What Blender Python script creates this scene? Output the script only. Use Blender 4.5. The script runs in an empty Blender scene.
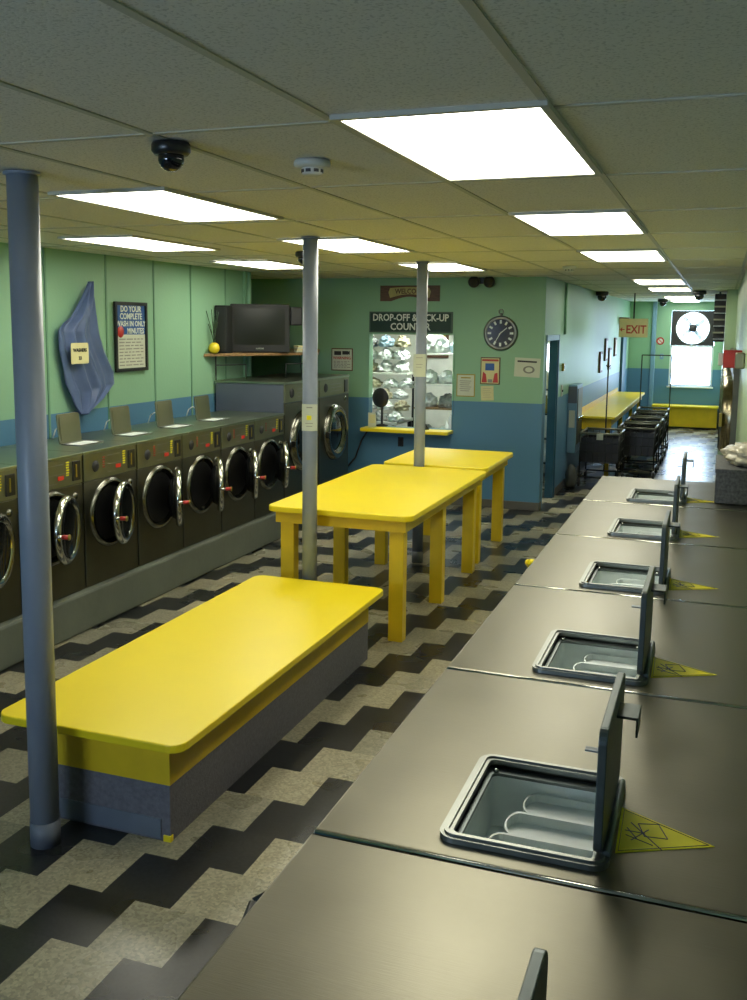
import bpy, bmesh, math, random
from mathutils import Vector, Matrix, noise
R = math.radians
PI = math.pi
scn = bpy.context.scene
col = scn.collection

# ------------------------------------------------------------------ camera, world, exposure
F_PX, PITCH, YAW, ROLL, CAM_Z = 969.39, 0.1345, -0.3532, 0.0101, 2.1987
CX0, CY0 = -13.16, -44.10          # principal point offset in pixels of a 747x1000 frame
EXPOSURE = -0.42
LAMP = 15.0                        # radiance of the ceiling panels
SKY = 30.0
fw = Vector((math.sin(YAW)*math.cos(PITCH), math.cos(YAW)*math.cos(PITCH), -math.sin(PITCH)))
rt = Vector((math.cos(YAW), -math.sin(YAW), 0)); up = rt.cross(fw)
rt2 = math.cos(ROLL)*rt + math.sin(ROLL)*up; up2 = -math.sin(ROLL)*rt + math.cos(ROLL)*up
cd = bpy.data.cameras.new('camera'); cam = bpy.data.objects.new('camera', cd); col.objects.link(cam)
cam.matrix_world = Matrix(((rt2.x, up2.x, -fw.x, 0), (rt2.y, up2.y, -fw.y, 0), (rt2.z, up2.z, -fw.z, CAM_Z), (0, 0, 0, 1)))
cd.sensor_fit = 'VERTICAL'; cd.sensor_height = 24.0; cd.lens = 24.0*F_PX/1000
cd.shift_x = -CX0/1000; cd.shift_y = CY0/1000
cd.clip_start = 0.05; cd.clip_end = 200
scn.camera = cam
vs = scn.view_settings
vs.view_transform = 'Standard'; vs.look = 'None'; vs.gamma = 1.0; vs.use_curve_mapping = False; vs.exposure = EXPOSURE
w = bpy.data.worlds.new('sky'); scn.world = w; w.use_nodes = True
bg = w.node_tree.nodes['Background']; bg.inputs[0].default_value = (0.55, 0.74, 1.0, 1); bg.inputs[1].default_value = SKY
pl = bpy.data.lights.new('window_portal', 'AREA'); pl.shape = 'RECTANGLE'; pl.size = 0.95; pl.size_y = 1.6
pl.cycles.is_portal = True
po = bpy.data.objects.new('window_portal', pl); po.location = (-0.61, 23.02, 1.7); po.rotation_euler = (R(-90), 0, 0); col.objects.link(po)
pl2 = pl.copy(); pl2.size = 2.2; pl2.size_y = 0.9; pl2.cycles.is_portal = True
po2 = bpy.data.objects.new('window_portal_near', pl2); po2.location = (-3.3, -3.15, 1.7); po2.rotation_euler = (R(90), 0, 0); col.objects.link(po2)
scn.cycles.max_bounces = 7; scn.cycles.diffuse_bounces = 5; scn.cycles.glossy_bounces = 4
scn.cycles.sample_clamp_indirect = 6.0; scn.cycles.caustics_reflective = False; scn.cycles.caustics_refractive = False

# ------------------------------------------------------------------ materials
MATS = {}
def newmat(name):
    m = bpy.data.materials.new(name); m.use_nodes = True; MATS[name] = m
    return m, m.node_tree.nodes, m.node_tree.links, m.node_tree.nodes['Principled BSDF']
def setp(b, color=None, rough=None, metal=None, coat=None, coat_rough=None, spec=None, trans=None, emis=None, es=None, alpha=None, ior=None, aniso=None):
    if color is not None: b.inputs['Base Color'].default_value = (*color, 1)
    for k, v in (('Roughness', rough), ('Metallic', metal), ('Coat Weight', coat), ('Coat Roughness', coat_rough), ('Specular IOR Level', spec),
                 ('Transmission Weight', trans), ('Emission Strength', es), ('Alpha', alpha), ('IOR', ior), ('Anisotropic', aniso)):
        if v is not None: b.inputs[k].default_value = v
    if emis is not None: b.inputs['Emission Color'].default_value = (*emis, 1)
def mat(name, color, rough=0.5, metal=0.0, var=0.0, scale=8.0, bump=0.0, bscale=60.0, stretch=None, **kw):
    """plain procedural surface: a base colour with noise in colour, roughness and a fine bump"""
    m, n, l, b = newmat(name); setp(b, color, rough, metal, **kw)
    tc = n.new('ShaderNodeTexCoord'); mp = n.new('ShaderNodeMapping'); l.new(tc.outputs['Object'], mp.inputs[0])
    if stretch: mp.inputs['Scale'].default_value = stretch
    if var:
        nz = n.new('ShaderNodeTexNoise'); nz.inputs['Scale'].default_value = scale; nz.inputs['Detail'].default_value = 5
        l.new(mp.outputs[0], nz.inputs['Vector'])
        cr = n.new('ShaderNodeValToRGB')
        cr.color_ramp.elements[0].position = 0.3; cr.color_ramp.elements[1].position = 0.7
        cr.color_ramp.elements[0].color = tuple(c*(1-var) for c in color)+(1,)
        cr.color_ramp.elements[1].color = tuple(min(1, c*(1+var)) for c in color)+(1,)
        l.new(nz.outputs['Fac'], cr.inputs[0]); l.new(cr.outputs[0], b.inputs['Base Color'])
        mr = n.new('ShaderNodeMapRange'); mr.inputs[3].default_value = max(0, rough-0.06); mr.inputs[4].default_value = min(1, rough+0.06)
        l.new(nz.outputs['Fac'], mr.inputs[0]); l.new(mr.outputs[0], b.inputs['Roughness'])
    if bump:
        n2 = n.new('ShaderNodeTexNoise'); n2.inputs['Scale'].default_value = bscale; l.new(mp.outputs[0], n2.inputs['Vector'])
        bp = n.new('ShaderNodeBump'); bp.inputs['Strength'].default_value = bump; bp.inputs['Distance'].default_value = 0.01
        l.new(n2.outputs['Fac'], bp.inputs['Height']); l.new(bp.outputs[0], b.inputs['Normal'])
    return m

GREEN = (0.24, 0.435, 0.275); BLUE = (0.08, 0.20, 0.315)
def paint_two_tone(name, h, green=GREEN, blue=BLUE, rough=0.45):
    m, n, l, b = newmat(name); setp(b, rough=rough, spec=0.4)
    g = n.new('ShaderNodeNewGeometry'); sp = n.new('ShaderNodeSeparateXYZ'); l.new(g.outputs['Position'], sp.inputs[0])
    c = n.new('ShaderNodeMath'); c.operation = 'GREATER_THAN'; c.inputs[1].default_value = h; l.new(sp.outputs['Z'], c.inputs[0])
    mx = n.new('ShaderNodeMix'); mx.data_type = 'RGBA'; l.new(c.outputs[0], mx.inputs['Factor'])
    mx.inputs['A'].default_value = (*blue, 1); mx.inputs['B'].default_value = (*green, 1)
    nz = n.new('ShaderNodeTexNoise'); nz.inputs['Scale'].default_value = 1.4; l.new(g.outputs['Position'], nz.inputs['Vector'])
    mr = n.new('ShaderNodeMapRange'); mr.inputs[3].default_value = 0.93; mr.inputs[4].default_value = 1.07; l.new(nz.outputs['Fac'], mr.inputs[0])
    mm = n.new('ShaderNodeMix'); mm.data_type = 'RGBA'; mm.blend_type = 'MULTIPLY'; mm.inputs['Factor'].default_value = 1
    l.new(mx.outputs['Result'], mm.inputs['A']); l.new(mr.outputs[0], mm.inputs['B']); l.new(mm.outputs['Result'], b.inputs['Base Color'])
    n2 = n.new('ShaderNodeTexNoise'); n2.inputs['Scale'].default_value = 45; l.new(g.outputs['Position'], n2.inputs['Vector'])
    bp = n.new('ShaderNodeBump'); bp.inputs['Strength'].default_value = 0.12; bp.inputs['Distance'].default_value = 0.01
    l.new(n2.outputs['Fac'], bp.inputs['Height']); l.new(bp.outputs[0], b.inputs['Normal'])
    return m
M_LEFT = paint_two_tone('paint_left', 1.46)
M_BACK = paint_two_tone('paint_back', 1.29)

def floor_mat():
    m, n, l, b = newmat('vinyl_tile_floor'); setp(b, rough=0.2, spec=0.36)
    g = n.new('ShaderNodeNewGeometry'); sp = n.new('ShaderNodeSeparateXYZ'); l.new(g.outputs['Position'], sp.inputs[0])
    def M(op, a, bb=None):
        x = n.new('ShaderNodeMath'); x.operation = op
        for i, v in enumerate((a, bb)):
            if v is None: continue
            if isinstance(v, (int, float)): x.inputs[i].default_value = v
            else: l.new(v, x.inputs[i])
        return x.outputs[0]
    T = 0.3048
    row = M('FLOOR', M('DIVIDE', M('SUBTRACT', sp.outputs['Y'], 3.2559), T))        # rows one tile deep
    sh = M('SUBTRACT', M('SUBTRACT', sp.outputs['X'], -1.99), M('MULTIPLY', row, T/2))
    u = M('DIVIDE', sh, T); cell = M('FLOOR', u)
    dark = M('LESS_THAN', M('FLOORED_MODULO', cell, 2.0), 0.5)
    comb = n.new('ShaderNodeCombineXYZ'); l.new(cell, comb.inputs[0]); l.new(row, comb.inputs[1])
    wn = n.new('ShaderNodeTexWhiteNoise'); wn.noise_dimensions = '2D'; l.new(comb.outputs[0], wn.inputs['Vector'])
    vo = n.new('ShaderNodeTexVoronoi'); vo.inputs['Scale'].default_value = 90; l.new(g.outputs['Position'], vo.inputs['Vector'])
    lr = n.new('ShaderNodeValToRGB'); l.new(wn.outputs['Value'], lr.inputs[0])
    lr.color_ramp.elements[0].color = (0.20, 0.19, 0.135, 1); lr.color_ramp.elements[1].color = (0.335, 0.30, 0.195, 1)
    dr = n.new('ShaderNodeValToRGB'); l.new(wn.outputs['Value'], dr.inputs[0])
    dr.color_ramp.elements[0].color = (0.010, 0.011, 0.012, 1); dr.color_ramp.elements[1].color = (0.019, 0.020, 0.019, 1)
    mx = n.new('ShaderNodeMix'); mx.data_type = 'RGBA'; l.new(dark, mx.inputs['Factor'])
    l.new(lr.outputs[0], mx.inputs['A']); l.new(dr.outputs[0], mx.inputs['B'])
    fl = n.new('ShaderNodeMapRange'); fl.inputs[3].default_value = 0.72; fl.inputs[4].default_value = 1.22
    sc = n.new('ShaderNodeSeparateColor'); l.new(vo.outputs['Color'], sc.inputs[0]); l.new(sc.outputs[0], fl.inputs[0])
    mm = n.new('ShaderNodeMix'); mm.data_type = 'RGBA'; mm.blend_type = 'MULTIPLY'; mm.inputs['Factor'].default_value = 1
    l.new(mx.outputs['Result'], mm.inputs['A']); l.new(fl.outputs[0], mm.inputs['B']); l.new(mm.outputs['Result'], b.inputs['Base Color'])
    nz = n.new('ShaderNodeTexNoise'); nz.inputs['Scale'].default_value = 3.0; l.new(g.outputs['Position'], nz.inputs['Vector'])
    mr = n.new('ShaderNodeMapRange'); mr.inputs[3].default_value = 0.20; mr.inputs[4].default_value = 0.38; l.new(nz.outputs['Fac'], mr.inputs[0])
    l.new(mr.outputs[0], b.inputs['Roughness'])
    bp = n.new('ShaderNodeBump'); bp.inputs['Strength'].default_value = 0.05; bp.inputs['Distance'].default_value = 0.02
    l.new(nz.outputs['Fac'], bp.inputs['Height']); l.new(bp.outputs[0], b.inputs['Normal'])
    return m
def ceiling_mat():
    m, n, l, b = newmat('ceiling_tile'); setp(b, rough=0.9, spec=0.2)
    g = n.new('ShaderNodeNewGeometry')
    vo = n.new('ShaderNodeTexNoise'); vo.inputs['Scale'].default_value = 110; vo.inputs['Detail'].default_value = 3; l.new(g.outputs['Position'], vo.inputs['Vector'])
    cr = n.new('ShaderNodeValToRGB'); l.new(vo.outputs['Fac'], cr.inputs[0])
    cr.color_ramp.elements[0].position = 0.36; cr.color_ramp.elements[0].color = (0.60, 0.585, 0.53, 1)
    cr.color_ramp.elements[1].position = 0.46; cr.color_ramp.elements[1].color = (0.80, 0.78, 0.72, 1)
    l.new(cr.outputs[0], b.inputs['Base Color'])
    bp = n.new('ShaderNodeBump'); bp.inputs['Strength'].default_value = 0.10; bp.inputs['Distance'].default_value = 0.01
    l.new(vo.outputs['Fac'], bp.inputs['Height']); l.new(bp.outputs[0], b.inputs['Normal'])
    return m
def steel(name, color, rough, stretch, var=0.10):
    m, n, l, b = newmat(name); setp(b, color, rough, 1.0)
    g = n.new('ShaderNodeTexCoord'); mp = n.new('ShaderNodeMapping'); mp.inputs['Scale'].default_value = stretch; l.new(g.outputs['Object'], mp.inputs[0])
    nz = n.new('ShaderNodeTexNoise'); nz.inputs['Scale'].default_value = 30; nz.inputs['Detail'].default_value = 4; l.new(mp.outputs[0], nz.inputs['Vector'])
    bp = n.new('ShaderNodeBump'); bp.inputs['Strength'].default_value = 0.06; bp.inputs['Distance'].default_value = 0.004
    l.new(nz.outputs['Fac'], bp.inputs['Height']); l.new(bp.outputs[0], b.inputs['Normal'])
    n2 = n.new('ShaderNodeTexNoise'); n2.inputs['Scale'].default_value = 5; n2.inputs['Detail'].default_value = 6; l.new(g.outputs['Object'], n2.inputs['Vector'])
    mr = n.new('ShaderNodeMapRange'); mr.inputs[3].default_value = rough-0.07; mr.inputs[4].default_value = rough+0.09; l.new(n2.outputs['Fac'], mr.inputs[0])
    l.new(mr.outputs[0], b.inputs['Roughness'])
    cr = n.new('ShaderNodeValToRGB'); l.new(n2.outputs['Fac'], cr.inputs[0])
    cr.color_ramp.elements[0].position = .3; cr.color_ramp.elements[1].position = .7
    cr.color_ramp.elements[0].color = tuple(c*(1-var) for c in color)+(1,); cr.color_ramp.elements[1].color = tuple(c*(1+var) for c in color)+(1,)
    l.new(cr.outputs[0], b.inputs['Base Color'])
    return m
M_FLOOR = floor_mat(); M_CEIL = ceiling_mat()
M_TOP = steel('brushed_steel_top', (0.165, 0.155, 0.115), 0.36, (1, 14, 1))
M_LTOP = steel('steel_top_left', (0.27, 0.31, 0.23), 0.33, (6, 1, 1))
M_FACE = steel('brushed_steel_face', (0.135, 0.13, 0.095), 0.38, (1, 1, 12))
M_FACEU = steel('steel_panel', (0.25, 0.25, 0.165), 0.42, (1, 6, 1))
M_CHROME = mat('chrome', (0.55, 0.55, 0.50), 0.14, 1.0, var=0.05)
M_RING = mat('door_ring_steel', (0.21, 0.21, 0.18), 0.22, 1.0, var=0.1)
M_RIM = mat('rim_steel', (0.27, 0.28, 0.255), 0.4, 1.0, var=0.08, scale=20)
M_DRING = mat('dryer_door_steel', (0.34, 0.30, 0.20), 0.25, 1.0, var=0.2, scale=14)
M_GLASS = mat('dark_door_glass', (0.008, 0.009, 0.009), 0.07, 0.0, var=0.1, spec=0.6)
M_DRUM = mat('drum_dark', (0.02, 0.02, 0.02), 0.4, 0.5, var=0.2)
M_YEL = mat('yellow_laminate', (0.84, 0.655, 0.012), 0.33, var=0.03, scale=2, spec=0.5)
M_YELB = mat('yellow_paint', (0.72, 0.49, 0.010), 0.42, var=0.08, scale=6, bump=0.1, bscale=30)
M_POLE = mat('pole_grey_paint', (0.23, 0.265, 0.32), 0.42, var=0.06, scale=5, bump=0.15, bscale=25)
M_POLEB = mat('pole_base_band', (0.13, 0.145, 0.17), 0.5, var=0.08)
M_GREY = mat('bench_grey_vinyl', (0.13, 0.125, 0.14), 0.6, var=0.2, scale=60, bump=0.3, bscale=120)
M_COVE = mat('grey_blue_cove', (0.12, 0.14, 0.17), 0.5, var=0.08)
M_PLINTH = mat('plinth_paint', (0.115, 0.13, 0.10), 0.5, var=0.12, scale=3, bump=0.2, bscale=15)
M_TAN = mat('tan_baseboard', (0.10, 0.095, 0.08), 0.5, var=0.1)
M_BLACK = mat('black_plastic', (0.012, 0.012, 0.013), 0.3, var=0.1)
M_DOME = mat('smoked_dome', (0.006, 0.006, 0.008), 0.06, spec=0.7)
M_MATTE = mat('matte_black', (0.02, 0.02, 0.021), 0.6, var=0.15)
M_WHITE = mat('white_plastic', (0.62, 0.62, 0.56), 0.4, var=0.04)
M_TUB = mat('dispenser_plastic', (0.86, 0.92, 0.90), 0.35, var=0.05, scale=20)
M_LID = mat('lid_steel', (0.13, 0.15, 0.145), 0.35, 0.8, var=0.1, scale=20)
M_LIDIN = mat('lid_lining', (0.19, 0.23, 0.255), 0.4, var=0.06, scale=20)
M_DECAL = mat('yellow_decal', (0.85, 0.76, 0.02), 0.6, var=0.06, scale=15, spec=0.2)
M_INK = mat('black_ink', (0.02, 0.02, 0.02), 0.5)
M_GREYINK = mat('grey_ink', (0.25, 0.25, 0.22), 0.6)
M_REDINK = mat('red_ink', (0.42, 0.05, 0.03), 0.5)
M_RED = mat('red_plastic', (0.45, 0.03, 0.02), 0.35, var=0.08)
M_LCD = mat('red_display', (0.30, 0.01, 0.01), 0.3, emis=(1.0, 0.06, 0.03), es=0.25)
M_PAPER = mat('paper', (0.55, 0.58, 0.46), 0.7, var=0.04)
M_CREAM = mat('cream_paper', (0.62, 0.58, 0.30), 0.7, var=0.05)
M_WOOD = mat('brown_wood', (0.10, 0.045, 0.022), 0.5, var=0.3, scale=6, stretch=(2, 2, 14))
M_SHELF = mat('shelf_wood', (0.22, 0.13, 0.05), 0.5, var=0.25, scale=6, stretch=(14, 2, 2))
M_GOLD = mat('gold_frame', (0.35, 0.27, 0.05), 0.35, 0.6, var=0.1)
M_SIGN = mat('dark_green_sign', (0.008, 0.035, 0.025), 0.6, var=0.1)
M_SIGNF = mat('sign_frame', (0.06, 0.10, 0.07), 0.5, 0.2, var=0.1)
M_LETTER = mat('white_letter', (0.70, 0.74, 0.66), 0.5)
M_BLUEP = mat('poster_blue', (0.02, 0.09, 0.30), 0.3, var=0.1)
M_DOORB = mat('door_blue', (0.035, 0.115, 0.19), 0.45, var=0.08)
M_FRAMEB = mat('frame_light_blue', (0.16, 0.30, 0.42), 0.4, var=0.05)
M_CASE = mat('service_white', (0.66, 0.66, 0.58), 0.6, var=0.06)
M_WIRE = mat('dark_wire', (0.03, 0.033, 0.03), 0.4, 0.5, var=0.1)
M_CARTBAR = mat('cart_handle', (0.16, 0.17, 0.12), 0.4, 0.3, var=0.1)
M_BAG = mat('laundry_bag_white', (0.86, 0.88, 0.85), 0.35, var=0.10, scale=9, bump=0.9, bscale=22, spec=0.6)
M_BAGB = mat('laundry_bag_blue', (0.38, 0.52, 0.62), 0.35, var=0.16, scale=7, bump=0.8, bscale=14, spec=0.6)
M_BAGT = mat('laundry_bag_tan', (0.42, 0.38, 0.24), 0.4, var=0.2, scale=7, bump=0.8, bscale=14)
M_BAGG = mat('laundry_bag_grey', (0.33, 0.34, 0.33), 0.4, var=0.3, scale=7, bump=0.8, bscale=14)
M_CLOTH = mat('blue_satin', (0.20, 0.28, 0.50), 0.36, var=0.08, scale=5, spec=0.5)
M_TVB = mat('tv_case', (0.006, 0.007, 0.007), 0.6, var=0.1)
M_TVS = mat('tv_screen', (0.006, 0.009, 0.006), 0.35, spec=0.35)
M_SIDE = mat('machine_side_grey', (0.105, 0.12, 0.155), 0.4, 0.2, var=0.05, scale=3)
M_PLANT = mat('dark_leaf', (0.02, 0.05, 0.02), 0.5, var=0.2)
M_TBAR = mat('ceiling_tee', (0.48, 0.48, 0.41), 0.5)
M_CARTON = mat('speckled_carton', (0.09, 0.09, 0.085), 0.6, var=0.5, scale=70, bump=0.4, bscale=60)
M_PLAST = mat('crumpled_film', (0.42, 0.38, 0.27), 0.25, var=0.35, scale=26, bump=0.9, bscale=30, spec=0.6)
M_SILL = mat('window_white', (0.75, 0.80, 0.82), 0.4)
M_SCUFF = mat('pale_drip', (0.55, 0.55, 0.42), 0.35, var=0.1)
def lamp_mat(name, color, s):
    m, n, l, b = newmat(name); setp(b, (0.8, 0.8, 0.8), 0.5, emis=color, es=s); return m
M_LAMP = lamp_mat('lamp_diffuser', (1.0, 0.98, 0.83), LAMP)
M_LAMP2 = lamp_mat('office_lamp', (0.93, 1.0, 0.93), LAMP*3.4)

# ------------------------------------------------------------------ mesh helpers
class MB:
    def __init__(s): s.b = bmesh.new()
    def _xf(s, vs_, mtx):
        if mtx is not None: bmesh.ops.transform(s.b, matrix=mtx, verts=vs_)
    def box(s, x0, x1, y0, y1, z0, z1, bev=0.0, m=None, seg=2):
        t = bmesh.new()
        bmesh.ops.create_cube(t, size=1.0)
        bmesh.ops.transform(t, matrix=Matrix.Translation(((x0+x1)/2, (y0+y1)/2, (z0+z1)/2)) @ Matrix.Diagonal((x1-x0, y1-y0, z1-z0, 1)), verts=t.verts)
        if bev: bmesh.ops.bevel(t, geom=list(t.edges), offset=bev, segments=seg, affect='EDGES', profile=0.5)
        return s._add(t, m)
    def _add(s, t, m=None):
        if m is not None: bmesh.ops.transform(t, matrix=m, verts=t.verts)
        mp = {v: s.b.verts.new(v.co) for v in t.verts}
        for f in t.faces:
            try:
                nf = s.b.faces.new([mp[v] for v in f.verts]); nf.smooth = f.smooth
            except ValueError: pass
        t.free(); return s
    def lathe(s, prof, seg=32, m=None, smooth=True):
        """prof: list of (r, z); axis z"""
        t = bmesh.new(); rings = []
        for r, z in prof:
            if r < 1e-6: rings.append([t.verts.new((0, 0, z))])
            else: rings.append([t.verts.new((r*math.cos(2*PI*i/seg), r*math.sin(2*PI*i/seg), z)) for i in range(seg)])
        for a, b_ in zip(rings, rings[1:]):
            for i in range(seg):
                j = (i+1) % seg
                if len(a) == 1 and len(b_) == 1: continue
                if len(a) == 1: f = t.faces.new([a[0], b_[j], b_[i]])
                elif len(b_) == 1: f = t.faces.new([a[i], a[j], b_[0]])
                else: f = t.faces.new([a[i], a[j], b_[j], b_[i]])
                f.smooth = smooth
        bmesh.ops.recalc_face_normals(t, faces=t.faces)
        return s._add(t, m)
    def cyl(s, p0, p1, r0, r1=None, seg=16, cap=True):
        r1 = r0 if r1 is None else r1
        p0, p1 = Vector(p0), Vector(p1); d = p1-p0; L = d.length
        q = d.to_track_quat('Z', 'Y').to_matrix().to_4x4()
        pr = [(r0, 0), (r1, L)]
        t = bmesh.new()
        a = [t.verts.new((r0*math.cos(2*PI*i/seg), r0*math.sin(2*PI*i/seg), 0)) for i in range(seg)]
        c = [t.verts.new((r1*math.cos(2*PI*i/seg), r1*math.sin(2*PI*i/seg), L)) for i in range(seg)]
        for i in range(seg):
            j = (i+1) % seg; f = t.faces.new([a[i], a[j], c[j], c[i]]); f.smooth = True
        if cap: t.faces.new(a[::-1]); t.faces.new(c)
        return s._add(t, Matrix.Translation(p0) @ q)
    def tube(s, pts, r, seg=8):
        for a, b_ in zip(pts, pts[1:]): s.cyl(a, b_, r, seg=seg)
        return s
    def prism(s, pts, z0, z1, m=None, bev=0.0):
        """pts: xy outline (ccw), extruded in z"""
        t = bmesh.new()
        a = [t.verts.new((x, y, z0)) for x, y in pts]; c = [t.verts.new((x, y, z1)) for x, y in pts]
        t.faces.new(a[::-1]); top = t.faces.new(c)
        for i in range(len(pts)):
            j = (i+1) % len(pts); t.faces.new([a[i], a[j], c[j], c[i]])
        bmesh.ops.recalc_face_normals(t, faces=t.faces)
        if bev:
            hor = [e for e in t.edges if abs(e.verts[0].co.z-e.verts[1].co.z) < 1e-6]
            bmesh.ops.bevel(t, geom=hor, offset=bev, segments=2, affect='EDGES', profile=0.5)
        return s._add(t, m)
    def ringprism(s, outer, inner, z0, z1, m=None):
        t = bmesh.new(); n = len(outer)
        V = [[t.verts.new((x, y, z)) for x, y in P] for P in (outer, inner) for z in (z0, z1)]
        o0, o1, i0, i1 = V
        for i in range(n):
            j = (i+1) % n
            for q in ((o0[i], o0[j], o1[j], o1[i]), (i0[j], i0[i], i1[i], i1[j]), (o1[i], o1[j], i1[j], i1[i]), (o0[j], o0[i], i0[i], i0[j])): t.faces.new(q)
        return s._add(t, m)
    def torus(s, R0, r, m=None, seg=36, rs=10, sx=1.0):
        t = bmesh.new(); rings = []
        for i in range(seg):
            a = 2*PI*i/seg
            rings.append([t.verts.new(((R0+r*math.cos(2*PI*k/rs))*math.cos(a), (R0+r*math.cos(2*PI*k/rs))*math.sin(a), sx*r*math.sin(2*PI*k/rs))) for k in range(rs)])
        for i in range(seg):
            j = (i+1) % seg
            for k in range(rs):
                kk = (k+1) % rs; f = t.faces.new([rings[i][k], rings[j][k], rings[j][kk], rings[i][kk]]); f.smooth = True
        return s._add(t, m)
    def blob(s, sx, sy, sz, seed=0, amp=0.22, freq=2.2, sub=4, m=None, flat=True):
        t = bmesh.new(); bmesh.ops.create_icosphere(t, subdivisions=sub, radius=1.0)
        for v in t.verts:
            n_ = noise.noise(v.co*freq + Vector((seed*3.1, seed*1.7, 0))) + 0.5*noise.noise(v.co*freq*2.7 + Vector((0, seed*2.3, 5)))
            v.co *= 1 + amp*n_
            if flat and v.co.z < -0.6: v.co.z = -0.6-0.1*(v.co.z+0.6)
            v.co = Vector((v.co.x*sx, v.co.y*sy, v.co.z*sz))
        for f in t.faces: f.smooth = True
        lo = min(v.co.z for v in t.verts)
        for v in t.verts: v.co.z -= lo
        return s._add(t, m)
    def build(s, name, material, parent=None, loc=(0, 0, 0)):
        me = bpy.data.meshes.new(name); s.b.normal_update(); s.b.to_mesh(me); s.b.free()
        me.materials.append(material)
        o = bpy.data.objects.new(name, me); col.objects.link(o); o.location = loc
        if parent is not None: o.parent = parent
        return o
def rrect(x0, x1, y0, y1, r, seg=5):
    P = []
    for cx, cy, a0 in ((x1-r, y1-r, 0), (x0+r, y1-r, 90), (x0+r, y0+r, 180), (x1-r, y0+r, 270)):
        for i in range(seg+1):
            a = R(a0+90*i/seg); P.append((cx+r*math.cos(a), cy+r*math.sin(a)))
    return P
def tag(o, label, cat, group=None, kind=None):
    o['label'] = label; o['category'] = cat
    if group: o['group'] = group
    if kind: o['kind'] = kind
    return o
def thing(name, label, cat, loc=(0, 0, 0), rz=0, group=None):
    o = bpy.data.objects.new(name, None); col.objects.link(o); o.location = loc; o.rotation_euler = (0, 0, rz)
    o.empty_display_size = 0.1
    return tag(o, label, cat, group)
def struct(o): o['kind'] = 'structure'; return o
def dup(root, loc, label, rz=None):
    r = root.copy(); col.objects.link(r); r.location = loc; r['label'] = label
    if rz is not None: r.rotation_euler = (0, 0, rz)
    for ch in [c for c in root.children]:
        c = ch.copy(); col.objects.link(c); c.parent = r
        for g in [q for q in ch.children]:
            d = g.copy(); col.objects.link(d); d.parent = c
    return r
def text(name, s, size, material, parent, loc, rot, ext=0.0012, ax='CENTER', sx=1.0):
    cu = bpy.data.curves.new(name, 'FONT'); cu.body = s; cu.size = size; cu.align_x = ax; cu.align_y = 'CENTER'; cu.extrude = ext; cu.resolution_u = 2
    cu.offset = size*0.022
    t = bpy.data.objects.new(name, cu); col.objects.link(t)
    dg = bpy.context.evaluated_depsgraph_get(); me = bpy.data.meshes.new_from_object(t.evaluated_get(dg))
    bpy.data.objects.remove(t); me.materials.clear(); me.materials.append(material)
    o = bpy.data.objects.new(name, me); col.objects.link(o); o.parent = parent; o.location = loc; o.rotation_euler = rot; o.scale = (sx, 1, 1)
    return o
FACE_Y = (R(90), 0, 0)             # lettering read from -y (on a wall facing the camera)
FACE_X = (R(90), 0, R(90))         # lettering read from +x (on the left wall)
WX = Matrix.Rotation(R(90), 4, 'Y')   # lathe axis z -> +x
WY = Matrix.Rotation(R(90), 4, 'X')   # lathe axis z -> -y
T_ = Matrix.Translation

# ------------------------------------------------------------------ the room
H = 2.7745
XL, XS, XR, YB, YF = -5.03, -1.95, 0.19, 11.5, 22.84
struct(MB().box(-6.2, 1.6, -3.2, YF+.2, -0.1, 0).build('floor', M_FLOOR))
struct(MB().box(-6.2, 1.6, -3.2, YF+.2, H, H+.1).build('ceiling', M_CEIL))
struct(MB().box(XL-.15, XL, -3.1, 9.9, 0, H).build('wall_left', M_LEFT))
struct(MB().box(-5.97, XL, 9.9-.0, 9.98, 0, H).build('wall_return', M_BACK))
struct(MB().box(-6.05, -5.97, 9.9, 14.7, 0, H).build('wall_recess', M_BACK))
wb = MB()
wb.box(-5.97, -4.15, YB, YB+.12, 0, H); wb.box(-3.03, XS, YB, YB+.12, 0, H)
wb.box(-4.15, -3.03, YB, YB+.12, 0, 0.93); wb.box(-4.15, -3.03, YB, YB+.12, 2.10, H)
struct(wb.build('wall_back', M_BACK))
ws = MB(); ws.box(XS-.085, XS, YB+.12, 11.66, 0, H); ws.box(XS-.085, XS, 11.66, 12.5, 2.06, H); ws.box(XS-.085, XS, 12.5, YF, 0, H)
struct(ws.build('wall_side', M_BACK))
wf = MB()
WX0, WX1 = -1.07, -0.15
wf.box(XS-.13, WX0, YF, YF+.15, 0, H); wf.box(WX1, 1.5, YF, YF+.15, 0, H); wf.box(WX0, WX1, YF, YF+.15, 0, .91); wf.box(WX0, WX1, YF, YF+.15, 2.58, H)
struct(wf.build('wall_far', M_BACK))
struct(MB().box(XS, -1.47, YF-.12, YF-.02, 0, H).build('wall_offset', M_BACK))
struct(MB().box(-1.47, -1.38, YF-.16, YF-.01, 0, H, .01).build('trim_1', M_FRAMEB))
M_RIGHT = mat('paint_right_cream', (0.40, 0.52, 0.33), 0.4, var=0.05, scale=2, bump=0.1, bscale=30, spec=0.4)
wr = MB(); wr.box(XR, 1.1, 10.5, 15.65, 1.92, H); wr.box(.04, 1.1, 15.65, YF, 1.92, H); wr.box(XR, 1.1, 6.2, 10.5, 0, H)
struct(wr.build('wall_right', M_RIGHT))
wr2 = MB(); wr2.box(.04, .3, 15.65, YF, 0, 1.92)
struct(wr2.build('wall_right_low', M_RIGHT))
struct(MB().box(1.1, 1.2, -3.1, YF, 0, H).build('wall_right_near', M_RIGHT))
wn_ = MB(); NW0, NW1 = -4.4, -2.2
wn_.box(-5.2, NW0, -3.1, -3.0, 0, H); wn_.box(NW1, 1.2, -3.1, -3.0, 0, H); wn_.box(NW0, NW1, -3.1, -3.0, 0, 1.25); wn_.box(NW0, NW1, -3.1, -3.0, 2.15, H)
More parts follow.
